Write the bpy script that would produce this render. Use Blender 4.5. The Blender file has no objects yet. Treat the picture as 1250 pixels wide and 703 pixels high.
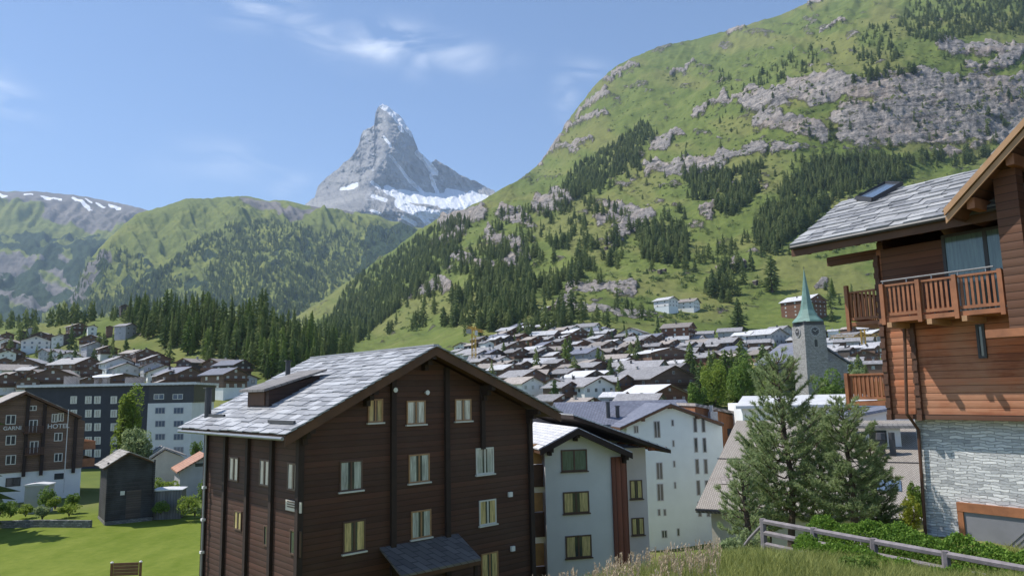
import bpy, math, random
import numpy as np
from mathutils import Vector, Matrix
from mathutils.bvhtree import BVHTree
random.seed(7); rng = np.random.default_rng(7)
R = math.radians
scene = bpy.context.scene
COL = scene.collection

# ---------------------------------------------------------------- camera
F = 900.0
CAMROT = Matrix.Rotation(R(98.0), 3, 'X') @ Matrix.Rotation(R(-1.2), 3, 'Z')
cam_d = bpy.data.cameras.new('camera'); cam = bpy.data.objects.new('camera', cam_d); COL.objects.link(cam)
cam.matrix_world = CAMROT.to_4x4()
cam_d.sensor_width = 36.0; cam_d.lens = 36.0 * F / 1250.0
cam_d.clip_start = 0.1; cam_d.clip_end = 60000
scene.camera = cam

# ---------------------------------------------------------------- sun, sky, exposure
SUN_A, SUN_E = 13.0, 55.0
S = Vector((-math.cos(R(SUN_A)) * math.cos(R(SUN_E)), math.sin(R(SUN_A)) * math.cos(R(SUN_E)), math.sin(R(SUN_E))))
sl = bpy.data.lights.new('sun', 'SUN'); sl.energy = 4.2; sl.angle = R(0.5); sl.color = (1.0, 0.95, 0.87)
so = bpy.data.objects.new('sun', sl); COL.objects.link(so); so.rotation_euler = S.to_track_quat('Z', 'Y').to_euler()
scene.view_settings.view_transform = 'Standard'; scene.view_settings.look = 'None'
scene.view_settings.exposure = 0.55; scene.view_settings.gamma = 1.0
scene.view_settings.use_curve_mapping = False
scene.cycles.use_denoising = True
scene.cycles.max_bounces = 6; scene.cycles.volume_bounces = 1
scene.cycles.transparent_max_bounces = 6
SKY_STRENGTH = 0.122

def P(px, py, d):
    v = CAMROT @ Vector(((px - 625.0) / F, -(py - 351.5) / F, -1.0))
    return v * (d / v.y)
def proj(v):
    c = CAMROT.transposed() @ Vector(v)
    return 625 + F * c.x / -c.z, 351.5 - F * c.y / -c.z
RM = np.array(CAMROT)
def Pn(px, py, d):
    v = np.stack([(px - 625.0) / F, -(py - 351.5) / F, -np.ones_like(px)], -1) @ RM.T
    return v * (d / v[..., 1])[..., None]

world = bpy.data.worlds.new('World'); scene.world = world; world.use_nodes = True
nt = world.node_tree; nt.nodes.clear()
def N(nt, t, **kw):
    n = nt.nodes.new(t)
    for k, v in kw.items(): setattr(n, k, v)
    return n
def mathn(nt, op, a, b=None, clamp=False):
    n = N(nt, 'ShaderNodeMath', operation=op, use_clamp=clamp)
    for i, v in enumerate((a, b)):
        if v is None: continue
        if isinstance(v, (int, float)): n.inputs[i].default_value = v
        else: nt.links.new(v, n.inputs[i])
    return n.outputs[0]
out = N(nt, 'ShaderNodeOutputWorld'); bg = N(nt, 'ShaderNodeBackground'); bg.inputs[1].default_value = SKY_STRENGTH
sky = N(nt, 'ShaderNodeTexSky', sky_type='NISHITA', sun_disc=False)
sky.sun_elevation = R(SUN_E); sky.sun_rotation = R(-(90 - SUN_A)); sky.altitude = 1600
sky.air_density = 1.0; sky.dust_density = 0.6; sky.ozone_density = 3.2
tc = N(nt, 'ShaderNodeTexCoord')
mp = N(nt, 'ShaderNodeMapping'); mp.inputs['Scale'].default_value = (5, 5, 16); nt.links.new(tc.outputs['Generated'], mp.inputs[0])
cn = N(nt, 'ShaderNodeTexNoise'); cn.inputs['Scale'].default_value = 1.5; cn.inputs['Detail'].default_value = 7; cn.inputs['Distortion'].default_value = 1.2
nt.links.new(mp.outputs[0], cn.inputs['Vector'])
n_r = N(nt, 'ShaderNodeMapRange'); n_r.inputs[1].default_value = 0.40; n_r.inputs[2].default_value = 0.78
nt.links.new(cn.outputs[0], n_r.inputs[0])
# cirrus wisps: soft patches of sky, each an ellipse of directions
acc = None
for (x0, y0, x1, y1, wid, amp) in [(285, 8, 345, 10, 22, .7), (345, 15, 420, 60, 20, .55), (420, 50, 520, 52, 22, 1.0), (500, 55, 600, 75, 20, .7),
                                   (520, 45, 510, 80, 18, .6), (690, 95, 690, 130, 16, .55), (690, 85, 740, 88, 12, .5), (210, 200, 330, 200, 26, .3), (340, 230, 375, 225, 16, .3), (-30, 100, 10, 130, 30, .5)]:
    a = P(x0, y0, 1).normalized(); b = P(x1, y1, 1).normalized(); m = (a + b) / 2; ab = b - a; L = ab.length / 2; u = ab.normalized(); w = m.cross(u).normalized(); r = wid / 900.0
    def comp(vec, scale):
        n = N(nt, 'ShaderNodeVectorMath', operation='DOT_PRODUCT'); nt.links.new(tc.outputs['Generated'], n.inputs[0]); n.inputs[1].default_value = vec
        q = mathn(nt, 'SUBTRACT', n.outputs['Value'], m.dot(vec)); q = mathn(nt, 'MULTIPLY', q, 1 / scale); return mathn(nt, 'MULTIPLY', q, q)
    e = mathn(nt, 'ADD', comp(u, L + r * .8), comp(w, r)); g = mathn(nt, 'MULTIPLY', e, -1.4); g = mathn(nt, 'EXPONENT', g); g = mathn(nt, 'MULTIPLY', g, amp)
    acc = g if acc is None else mathn(nt, 'MAXIMUM', acc, g)
cl = mathn(nt, 'MULTIPLY', acc, n_r.outputs[0]); cl = mathn(nt, 'MULTIPLY', cl, 0.95, True)
mx = N(nt, 'ShaderNodeMixRGB'); nt.links.new(cl, mx.inputs[0]); nt.links.new(sky.outputs[0], mx.inputs[1]); mx.inputs[2].default_value = (7.5, 7.9, 8.6, 1)
nt.links.new(mx.outputs[0], bg.inputs[0]); nt.links.new(bg.outputs[0], out.inputs[0])

# ---------------------------------------------------------------- naming helpers
def tag(o, label=None, cat=None, group=None, kind=None):
    if label: o['label'] = label
    if cat: o['category'] = cat
    if group: o['group'] = group
    if kind: o['kind'] = kind
    return o
def empty(name, loc, rz=0.0):
    o = bpy.data.objects.new(name, None); COL.objects.link(o); o.location = loc; o.rotation_euler = (0, 0, rz); o.empty_display_size = .5
    return o
def obj(name, mesh, parent=None, loc=None):
    o = bpy.data.objects.new(name, mesh); COL.objects.link(o)
    if parent: o.parent = parent
    if loc is not None: o.location = loc
    return o
def copy_tree(o, parent=None):
    c = o.copy(); COL.objects.link(c); c.parent = parent
    for ch in list(o.children): copy_tree(ch, c)
    return c
class MB:
    def __init__(s): s.v = []; s.f = []; s.m = []; s.uv = {}
    def add(s, vs, fs, m=0):
        b = len(s.v); s.v += [tuple(x) for x in vs]
        for f in fs: s.f.append([b + i for i in f]); s.m.append(m)
    def box(s, x0, x1, y0, y1, z0, z1, m=0):
        if x0 > x1: x0, x1 = x1, x0
        if y0 > y1: y0, y1 = y1, y0
        if z0 > z1: z0, z1 = z1, z0
        s.add([(x0, y0, z0), (x1, y0, z0), (x1, y1, z0), (x0, y1, z0), (x0, y0, z1), (x1, y0, z1), (x1, y1, z1), (x0, y1, z1)],
              [(0, 3, 2, 1), (4, 5, 6, 7), (0, 1, 5, 4), (1, 2, 6, 5), (2, 3, 7, 6), (3, 0, 4, 7)], m)
    def prism(s, poly, axis, a, b, m=0):
        # poly: list of 2D points; extruded along axis ('x','y','z') from a to b
        n = len(poly)
        def mk(p, t):
            return (t, p[0], p[1]) if axis == 'x' else (p[0], t, p[1]) if axis == 'y' else (p[0], p[1], t)
        vs = [mk(p, a) for p in poly] + [mk(p, b) for p in poly]
        s.add(vs, [tuple(range(n))[::-1], tuple(range(n, 2 * n))] + [(i, (i + 1) % n, n + (i + 1) % n, n + i) for i in range(n)], m)
    def bar(s, p, q, w, h, m=0, up=(0, 0, 1)):
        p = Vector(p); q = Vector(q); d = (q - p).normalized(); u = Vector(up)
        if abs(d.dot(u)) > .98: u = Vector((0, 1, 0))
        r = d.cross(u).normalized(); t = r.cross(d).normalized(); r *= w / 2; t *= h / 2
        vs = [p - r - t, p + r - t, p + r + t, p - r + t, q - r - t, q + r - t, q + r + t, q - r + t]
        s.add(vs, [(0, 1, 2, 3), (4, 7, 6, 5), (0, 4, 5, 1), (1, 5, 6, 2), (2, 6, 7, 3), (3, 7, 4, 0)], m)
    def tube(s, pts, rads, n=8, m=0, cap=True):
        pts = [Vector(p) for p in pts]
        if isinstance(rads, (int, float)): rads = [rads] * len(pts)
        rings = []; b = len(s.v); pr = None
        for i, p in enumerate(pts):
            d = (pts[min(i + 1, len(pts) - 1)] - pts[max(i - 1, 0)]).normalized()
            if pr is None: pr = d.orthogonal().normalized()
            r = (pr - d * pr.dot(d)); r = r.normalized() if r.length > 1e-6 else d.orthogonal().normalized(); pr = r
            t = d.cross(r)
            for k in range(n):
                a = 2 * math.pi * k / n; s.v.append(tuple(p + (r * math.cos(a) + t * math.sin(a)) * rads[i]))
        for i in range(len(pts) - 1):
            for k in range(n):
                s.f.append([b + i * n + k, b + i * n + (k + 1) % n, b + (i + 1) * n + (k + 1) % n, b + (i + 1) * n + k]); s.m.append(m)
        if cap:
            s.f.append([b + k for k in range(n)][::-1]); s.m.append(m)
            s.f.append([b + (len(pts) - 1) * n + k for k in range(n)]); s.m.append(m)
    def mesh(s, name, mats, zoff=0.0, smooth=False):
        me = bpy.data.meshes.new(name)
        me.from_pydata([(x, y, z - zoff) for x, y, z in s.v], [], s.f)
        for mt in (mats if isinstance(mats, (list, tuple)) else [mats]): me.materials.append(mt)
        me.polygons.foreach_set('material_index', s.m)
        if smooth: me.polygons.foreach_set('use_smooth', [True] * len(s.f))
        me.update(); return me
    def build(s, name, mats, parent=None, zoff=0.0, smooth=False):
        return obj(name, s.mesh(name, mats, zoff, smooth), parent)
def npmesh(name, V, Fc, mat, smooth=False, attrs=None):
    me = bpy.data.meshes.new(name); nv, nf, k = len(V), len(Fc), Fc.shape[1]
    me.vertices.add(nv); me.vertices.foreach_set('co', np.ascontiguousarray(V, dtype=np.float32).ravel())
    me.loops.add(nf * k); me.loops.foreach_set('vertex_index', np.ascontiguousarray(Fc, dtype=np.int32).ravel())
    me.polygons.add(nf); me.polygons.foreach_set('loop_start', np.arange(0, nf * k, k, dtype=np.int32)); me.polygons.foreach_set('loop_total', np.full(nf, k, dtype=np.int32))
    if smooth: me.polygons.foreach_set('use_smooth', np.ones(nf, dtype=bool))
    if attrs:
        for an, av in attrs.items():
            at = me.attributes.new(an, 'FLOAT', 'POINT'); at.data.foreach_set('value', np.ascontiguousarray(av, dtype=np.float32).ravel())
    me.materials.append(mat); me.update(calc_edges=True); return me

# ---------------------------------------------------------------- materials
def newmat(name):
    m = bpy.data.materials.new(name); m.use_nodes = True; nt = m.node_tree
    return m, nt, nt.nodes['Principled BSDF']
def noise(nt, vec, scale, detail=4, rough=.55, dist=0.0):
    n = N(nt, 'ShaderNodeTexNoise'); n.inputs['Scale'].default_value = scale; n.inputs['Detail'].default_value = detail
    n.inputs['Roughness'].default_value = rough; n.inputs['Distortion'].default_value = dist
    if vec is not None: nt.links.new(vec, n.inputs['Vector'])
    return n.outputs['Fac']
def coords(nt, kind='Object', scale=(1, 1, 1)):
    t = N(nt, 'ShaderNodeTexCoord'); m = N(nt, 'ShaderNodeMapping'); m.inputs['Scale'].default_value = scale
    nt.links.new(t.outputs[kind], m.inputs[0]); return m.outputs[0]
def ramp(nt, fac, stops):
    r = N(nt, 'ShaderNodeValToRGB'); nt.links.new(fac, r.inputs[0]); e = r.color_ramp.elements
    while len(e) < len(stops): e.new(.5)
    for i, (p, c) in enumerate(stops): e[i].position = p; e[i].color = (*c, 1)
    return r.outputs[0]
def mixc(nt, fac, a, b, mode='MIX'):
    n = N(nt, 'ShaderNodeMixRGB', blend_type=mode)
    for i, v in enumerate((fac, a, b)):
        if isinstance(v, (int, float)): n.inputs[i].default_value = v
        elif isinstance(v, tuple): n.inputs[i].default_value = (*v, 1)
        else: nt.links.new(v, n.inputs[i])
    return n.outputs[0]
def bump(nt, bsdf, h, dist, strength=1.0):
    b = N(nt, 'ShaderNodeBump'); b.inputs['Distance'].default_value = dist; b.inputs['Strength'].default_value = strength
    nt.links.new(h, b.inputs['Height']); nt.links.new(b.outputs[0], bsdf.inputs['Normal']); return b
def attr(nt, name):
    a = N(nt, 'ShaderNodeAttribute', attribute_name=name); return a.outputs['Fac']
def plain(name, col, rough=.7, var=.15, scale=3.0, metal=0.0, bmp=0.0, coat=0.0):
    m, nt, b = newmat(name); c = coords(nt)
    n = noise(nt, c, scale, 5, .65)
    lo = tuple(x * (1 - var) for x in col); hi = tuple(min(1, x * (1 + var)) for x in col)
    nt.links.new(ramp(nt, n, [(.3, lo), (.7, hi)]), b.inputs['Base Color']); b.inputs['Roughness'].default_value = rough; b.inputs['Metallic'].default_value = metal
    if coat: b.inputs['Coat Weight'].default_value = coat
    if bmp: bump(nt, b, noise(nt, c, scale * 6, 4), bmp)
    return m
def planks(name, col, ph=.18, var=.35, weather=(0.16, 0.14, 0.13), wamt=.3, vertical=False, rough=.75, bm=.35):
    m, nt, b = newmat(name)
    t = N(nt, 'ShaderNodeTexCoord'); sp = N(nt, 'ShaderNodeSeparateXYZ'); nt.links.new(t.outputs['Object'], sp.inputs[0])
    xy = mathn(nt, 'ADD', sp.outputs[0], sp.outputs[1]); ax = xy if vertical else sp.outputs[2]
    q = mathn(nt, 'DIVIDE', ax, ph); idx = mathn(nt, 'FLOOR', q); fr = mathn(nt, 'FRACT', q)
    wn = N(nt, 'ShaderNodeTexWhiteNoise', noise_dimensions='1D'); nt.links.new(idx, wn.inputs['W'])
    grain = noise(nt, coords(nt, 'Object', (30, 30, .7) if vertical else (1.0, 1.0, 22)), 1.0, 6, .7, .4)
    big = noise(nt, coords(nt, 'Object', (.5, .5, .5)), 1.0, 4, .6)
    k = mathn(nt, 'ADD', mathn(nt, 'MULTIPLY', wn.outputs[0], .45), mathn(nt, 'MULTIPLY', grain, .55))
    c1 = ramp(nt, k, [(.12, tuple(x * (1 - var) for x in col)), (.5, col), (.85, tuple(min(1, x * (1 + var * 1.3)) for x in col))])
    wf = mathn(nt, 'MULTIPLY', mathn(nt, 'SUBTRACT', mathn(nt, 'ADD', big, mathn(nt, 'MULTIPLY', grain, .5)), .62, True), wamt * 6, True)
    c2 = mixc(nt, wf, c1, weather)
    g = mathn(nt, 'LESS_THAN', fr, .09); c3 = mixc(nt, mathn(nt, 'MULTIPLY', g, .75), c2, tuple(x * .12 for x in col))
    nt.links.new(c3, b.inputs['Base Color']); b.inputs['Roughness'].default_value = rough
    rnd = mathn(nt, 'MULTIPLY', mathn(nt, 'SUBTRACT', fr, .5), mathn(nt, 'SUBTRACT', fr, .5))
    h = mathn(nt, 'ADD', mathn(nt, 'MULTIPLY', rnd, -1.6), mathn(nt, 'MULTIPLY', grain, .25)); bump(nt, b, h, ph * bm)
    return m
def slate(name, c_lo, c_hi, rough=.55, spec=.5):
    # for slabs modelled one by one: tint by position, streaked
    m, nt, b = newmat(name)
    c = coords(nt, 'Object', (1.8, .35, 1.0)); n = noise(nt, c, 1.6, 6, .7, .6); n2 = noise(nt, coords(nt, 'Object', (9, 9, 9)), 1, 4, .7)
    k = mathn(nt, 'ADD', mathn(nt, 'MULTIPLY', n, .65), mathn(nt, 'MULTIPLY', n2, .35))
    g = N(nt, 'ShaderNodeNewGeometry'); k = mathn(nt, 'ADD', mathn(nt, 'MULTIPLY', k, .6), mathn(nt, 'MULTIPLY', g.outputs['Random Per Island'], .4))
    mid = tuple((a + d) / 2 for a, d in zip(c_lo, c_hi))
    nt.links.new(ramp(nt, k, [(.22, c_lo), (.5, mid), (.78, c_hi)]), b.inputs['Base Color']); b.inputs['Roughness'].default_value = rough
    bump(nt, b, n2, .02); return m
def tiled(name, c_lo, c_hi, bw=.6, bh=.4, rough=.6):
    # roofs further away: courses across the slope (object space, ridge runs along local y)
    m, nt, b = newmat(name)
    t = N(nt, 'ShaderNodeTexCoord'); sp = N(nt, 'ShaderNodeSeparateXYZ'); nt.links.new(t.outputs['Object'], sp.inputs[0])
    ax = mathn(nt, 'ADD', mathn(nt, 'ABSOLUTE', sp.outputs[0]), sp.outputs[2])
    cb = N(nt, 'ShaderNodeCombineXYZ'); nt.links.new(sp.outputs[1], cb.inputs[0]); nt.links.new(ax, cb.inputs[1])
    br = N(nt, 'ShaderNodeTexBrick'); nt.links.new(cb.outputs[0], br.inputs['Vector']); br.inputs['Scale'].default_value = 1.0
    br.inputs['Brick Width'].default_value = bw; br.inputs['Row Height'].default_value = bh; br.inputs['Mortar Size'].default_value = .025
    br.inputs['Color1'].default_value = (0, 0, 0, 1); br.inputs['Color2'].default_value = (1, 1, 1, 1); br.inputs['Mortar'].default_value = (0, 0, 0, 1)
    n = noise(nt, coords(nt, 'Object', (.5, .5, .5)), 1.0, 6, .7)
    oi = N(nt, 'ShaderNodeObjectInfo')
    k = mathn(nt, 'ADD', mathn(nt, 'MULTIPLY', br.outputs['Color'], .35), mathn(nt, 'MULTIPLY', n, .7))
    c1 = ramp(nt, k, [(.2, c_lo), (.75, c_hi)])
    v = mathn(nt, 'ADD', mathn(nt, 'MULTIPLY', oi.outputs['Random'], .5), .75)
    hs = N(nt, 'ShaderNodeHueSaturation'); nt.links.new(c1, hs.inputs['Color']); nt.links.new(v, hs.inputs['Value'])
    c2 = mixc(nt, mathn(nt, 'MULTIPLY', br.outputs['Fac'], .55), hs.outputs[0], (.03, .03, .03))
    nt.links.new(c2, b.inputs['Base Color']); b.inputs['Roughness'].default_value = rough
    bump(nt, b, k, .03); return m
def stone(name, c_lo, c_mid, c_hi, bw=.42, bh=.085, jagged=.10):
    m, nt, b = newmat(name)
    t = N(nt, 'ShaderNodeTexCoord'); sp = N(nt, 'ShaderNodeSeparateXYZ'); nt.links.new(t.outputs['Object'], sp.inputs[0])
    cb = N(nt, 'ShaderNodeCombineXYZ'); nt.links.new(mathn(nt, 'ADD', sp.outputs[0], sp.outputs[1]), cb.inputs[0]); nt.links.new(sp.outputs[2], cb.inputs[1])
    nz = N(nt, 'ShaderNodeTexNoise'); nz.inputs['Scale'].default_value = 2.5; nt.links.new(cb.outputs[0], nz.inputs['Vector'])
    vm = N(nt, 'ShaderNodeVectorMath', operation='MULTIPLY_ADD'); nt.links.new(nz.outputs['Color'], vm.inputs[0]); vm.inputs[1].default_value = (jagged * 3, jagged * 2, 0); nt.links.new(cb.outputs[0], vm.inputs[2])
    br = N(nt, 'ShaderNodeTexBrick'); nt.links.new(vm.outputs[0], br.inputs['Vector']); br.inputs['Scale'].default_value = 1.0
    br.inputs['Brick Width'].default_value = bw; br.inputs['Row Height'].default_value = bh; br.inputs['Mortar Size'].default_value = bh * .12; br.inputs['Mortar Smooth'].default_value = .4
    br.inputs['Color1'].default_value = (0, 0, 0, 1); br.inputs['Color2'].default_value = (1, 1, 1, 1); br.inputs['Mortar'].default_value = (.4, .4, .4, 1)
    n = noise(nt, coords(nt, 'Object', (6, 6, 16)), 1.0, 6, .7)
    k = mathn(nt, 'ADD', mathn(nt, 'MULTIPLY', br.outputs['Color'], .5), mathn(nt, 'MULTIPLY', n, .55))
    c1 = ramp(nt, k, [(.18, c_lo), (.5, c_mid), (.85, c_hi)])
    c2 = mixc(nt, mathn(nt, 'MULTIPLY', br.outputs['Fac'], .5), c1, tuple(x * .5 for x in c_lo))
    nt.links.new(c2, b.inputs['Base Color']); b.inputs['Roughness'].default_value = .8
    h = mathn(nt, 'SUBTRACT', mathn(nt, 'MULTIPLY', k, .8), mathn(nt, 'MULTIPLY', br.outputs['Fac'], .9)); bump(nt, b, h, .05); return m
def leafmat(name, lo, hi, rough=.65, per='island', trans=.4):
    m, nt, b = newmat(name)
    if per == 'object': k = N(nt, 'ShaderNodeObjectInfo').outputs['Random']
    elif per == 'attr': k = attr(nt, 'tint')
    else: k = N(nt, 'ShaderNodeNewGeometry').outputs['Random Per Island']
    n = noise(nt, coords(nt, 'Object', (.7, .7, .7)), 1.0, 3)
    k = mathn(nt, 'ADD', mathn(nt, 'MULTIPLY', k, .6), mathn(nt, 'MULTIPLY', n, .4))
    c = ramp(nt, k, [(.15, lo), (.8, hi)]); nt.links.new(c, b.inputs['Base Color']); b.inputs['Roughness'].default_value = rough
    b.inputs['Specular IOR Level'].default_value = .25
    if trans:
        tr = N(nt, 'ShaderNodeBsdfTranslucent'); nt.links.new(c, tr.inputs[0]); ms = N(nt, 'ShaderNodeMixShader'); ms.inputs[0].default_value = trans
        o = nt.nodes['Material Output']; nt.links.new(b.outputs[0], ms.inputs[1]); nt.links.new(tr.outputs[0], ms.inputs[2]); nt.links.new(ms.outputs[0], o.inputs['Surface'])
    return m
def glassy(name, col, rough=.12, var=.3):
    m, nt, b = newmat(name); n = noise(nt, coords(nt, 'Object', (9, 9, .7)), 2, 4, .6)
    nt.links.new(ramp(nt, n, [(.3, tuple(x * (1 - var) for x in col)), (.7, tuple(x * (1 + var) for x in col))]), b.inputs['Base Color'])
    b.inputs['Roughness'].default_value = rough; b.inputs['Coat Weight'].default_value = .6; b.inputs['Coat Roughness'].default_value = .05; return m

M = {}
M['timber_dark'] = planks('dark timber', (.045, .021, .014), .26, .4, (.06, .04, .03), .25, bm=.10)
M['timber_gable'] = planks('dark timber gable', (.072, .026, .014), .26, .5, (.085, .05, .035), .25, bm=.10)
M['timber_post'] = plain('dark post timber', (.030, .016, .012), .8, .3, 2)
M['fascia'] = plain('fascia board', (.10, .045, .020), .7, .25, 1.5)
M['fascia_pale'] = plain('pale fascia board', (.42, .24, .12), .6, .2, 1.5)
M['larch'] = planks('larch cladding', (.37, .105, .036), .22, .9, (.42, .20, .11), .6, bm=.10)
M['larch_dark'] = planks('brown cladding', (.12, .044, .019), .22, .4, (.14, .08, .05), .25, bm=.09)
M['larch_rail'] = plain('balcony larch', (.30, .12, .052), .6, .3, 2)
M['brown_rail'] = plain('dark balcony wood', (.10, .045, .025), .7, .3, 2)
M['barn'] = planks('weathered barn logs', (.030, .025, .025), .22, .5, (.065, .065, .07), .5)
M['chalet_brown'] = planks('brown chalet boards', (.19, .115, .078), .25, .35, (.08, .05, .04), .2)
M['chalet_red'] = planks('red brown boards', (.17, .07, .035), .25, .35, (.12, .08, .05), .2)
M['chalet_dark'] = planks('blackish boards', (.085, .065, .055), .25, .35, (.05, .045, .04), .2)
M['orange_wood'] = planks('orange larch boards', (.30, .12, .045), .2, .3, (.28, .17, .09), .2, True)
M['slate_near'] = slate('stone slabs', (.15, .155, .17), (.50, .51, .53))
M['slate_chalet'] = slate('stone slabs grey', (.14, .145, .16), (.46, .46, .46))
M['slate_barn'] = slate('barn slabs', (.20, .18, .15), (.42, .38, .34))
M['roof_grey'] = tiled('grey slate roof', (.17, .165, .17), (.36, .35, .355))
M['roof_pale'] = tiled('pale slate roof', (.36, .36, .37), (.62, .62, .64))
M['roof_dark'] = tiled('dark slate roof', (.11, .10, .095), (.24, .22, .205))
M['roof_brown'] = tiled('brownish slate roof', (.22, .19, .165), (.40, .35, .31))
M['roof_blue'] = tiled('blue grey slate roof', (.10, .11, .15), (.18, .19, .24))
M['roof_red'] = tiled('rusty roof', (.28, .12, .07), (.42, .22, .14))
M['roof_beige'] = tiled('beige shingle roof', (.25, .215, .18), (.36, .32, .27), .3, .16)
M['roof_white'] = plain('white roof sheeting', (.62, .62, .63), .5, .12, 1)
M['white'] = plain('white render', (.76, .76, .74), .85, .06, .6, bmp=.004)
M['white_cool'] = plain('cool white render', (.68, .67, .66), .85, .06, .6, bmp=.004)
M['pink'] = plain('pink render', (.62, .54, .53), .85, .06, .6)
M['paleblue'] = plain('pale blue render', (.64, .69, .71), .85, .05, .6)
M['cream'] = plain('cream render', (.64, .58, .48), .85, .1, .8)
M['grey_wall'] = plain('grey render', (.38, .38, .40), .85, .1, .8)
M['navy'] = plain('charcoal cladding', (.036, .038, .050), .7, .2, .8)
M['darkgrey'] = plain('dark grey metal', (.045, .045, .05), .5, .2, 2)
M['screen'] = plain('orange screen boards', (.55, .29, .10), .6, .2, 2)
M['greymetal'] = plain('grey metal', (.30, .31, .33), .4, .15, 2, metal=.4)
M['redpanel'] = planks('red brown panel', (.24, .075, .045), .35, .35, (.16, .06, .04), .3, True)
M['frame_white'] = plain('white window frame', (.62, .61, .56), .5, .08)
M['frame_wood'] = plain('wood window frame', (.34, .19, .09), .5, .2)
M['frame_brown'] = plain('brown window frame', (.10, .055, .04), .5, .2)
M['frame_dark'] = plain('dark window frame', (.03, .03, .03), .5, .2)
M['curtain'] = glassy('pane with white curtain', (.42, .44, .41), var=.5)
M['curtain_y'] = glassy('pane with yellow curtain', (.54, .42, .21), var=.5)
M['glass'] = glassy('dark glass', (.045, .055, .06))
M['glass_green'] = glassy('greenish glass', (.10, .15, .13))
M['glass_blue'] = glassy('bluish glass', (.10, .14, .20))
M['stone_wall'] = stone('dry stone wall', (.30, .31, .32), (.56, .57, .57), (.78, .78, .76))
M['stone_church'] = stone('church stone', (.20, .19, .18), (.32, .31, .30), (.42, .41, .40), .6, .35, .05)
M['stone_rough'] = stone('rough rubble', (.10, .10, .095), (.20, .20, .19), (.32, .31, .29), .4, .2, .12)
M['copper'] = plain('green copper', (.14, .24, .205), .55, .25, .5)
M['fence'] = plain('weathered grey wood', (.19, .17, .18), .8, .3, 5, bmp=.005)
M['trunk'] = plain('bark', (.085, .060, .045), .9, .3, 6, bmp=.02)
M['pine_n'] = leafmat('pine needles', (.16, .23, .10), (.43, .50, .25), trans=.5)
M['larch_n'] = leafmat('light conifer needles', (.14, .21, .03), (.30, .38, .07), trans=.5)
M['bush_l'] = leafmat('bush leaves', (.09, .16, .03), (.23, .33, .07))
M['yellow_l'] = leafmat('yellow green leaves', (.16, .20, .02), (.32, .33, .04))
M['hedge_l'] = leafmat('hedge leaves', (.08, .17, .025), (.24, .38, .06))
M['conifer'] = leafmat('conifer', (.105, .165, .055), (.290, .345, .115), per='object', trans=.5)
M['conifer_bright'] = leafmat('bright conifer', (.12, .19, .035), (.24, .31, .07), per='object', trans=.4)
M['forest'] = leafmat('forest', (.085, .135, .052), (.270, .315, .110), per='attr', trans=.5)
M['garage'] = plain('garage door', (.20, .20, .22), .5, .1, 2)
M['yellow_paint'] = plain('yellow paint', (.55, .33, .04), .5, .15, 2)
M['chair'] = plain('brown wicker', (.20, .085, .045), .6, .2, 3)
M['red_paint'] = plain('red paint', (.5, .02, .03), .5, .1)
M['letter'] = plain('white letters', (.62, .60, .58), .6, .05)
M['concrete'] = plain('concrete', (.32, .31, .29), .85, .2, 1)
M['straw'] = leafmat('tall dry grass', (.38, .30, .19), (.62, .50, .36), trans=.3)
M['grass_b'] = leafmat('grass blades', (.17, .21, .05), (.42, .44, .15), trans=.45)
# ---------------------------------------------------------------- noise
def vnoise(x, y, seed=0):
    xi = np.floor(x).astype(np.int64); yi = np.floor(y).astype(np.int64); fx = x - xi; fy = y - yi
    fx = fx * fx * (3 - 2 * fx); fy = fy * fy * (3 - 2 * fy)
    def h(a, b):
        n = (a * 374761393 + b * 668265263 + seed * 982451653) & 0xFFFFFFFF
        n = ((n ^ (n >> 13)) * 1274126177) & 0xFFFFFFFF; n = n ^ (n >> 16)
        return (n & 0xFFFFFF) / float(0xFFFFFF)
    return (h(xi, yi) * (1 - fx) + h(xi + 1, yi) * fx) * (1 - fy) + (h(xi, yi + 1) * (1 - fx) + h(xi + 1, yi + 1) * fx) * fy
def fbm(x, y, o=5, seed=0, g=.5, ridge=False):
    r = np.zeros_like(x); a = 1.0; t = 0.0
    for i in range(o):
        n = vnoise(x, y, seed + i * 17)
        if ridge: n = 1 - np.abs(2 * n - 1)
        r += a * n; t += a; a *= g; x, y = x * 1.93 + y * .31 + 5.1, y * 1.93 - x * .31 + 3.3
    return r / t
def smooth(a, b, x):
    t = np.clip((x - a) / (b - a), 0, 1); return t * t * (3 - 2 * t)
def strokes(px, py, S_):
    m = np.zeros_like(px)
    for (x0, y0, x1, y1, r) in S_:
        dx, dy = x1 - x0, y1 - y0; L = dx * dx + dy * dy + 1e-6
        t = np.clip(((px - x0) * dx + (py - y0) * dy) / L, 0, 1)
        d = np.hypot(px - x0 - t * dx, py - y0 - t * dy) / r
        m = np.maximum(m, 1 - d)
    return m          # 1 on the line, 0 at distance r, negative outside
def inpoly(px, py, poly):
    c = np.zeros(px.shape, bool); n = len(poly); j = n - 1
    for i in range(n):
        xi, yi = poly[i]; xj, yj = poly[j]
        if yi != yj: c ^= ((yi > py) != (yj > py)) & (px < (xj - xi) * (py - yi) / (yj - yi) + xi)
        j = i
    return c
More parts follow.
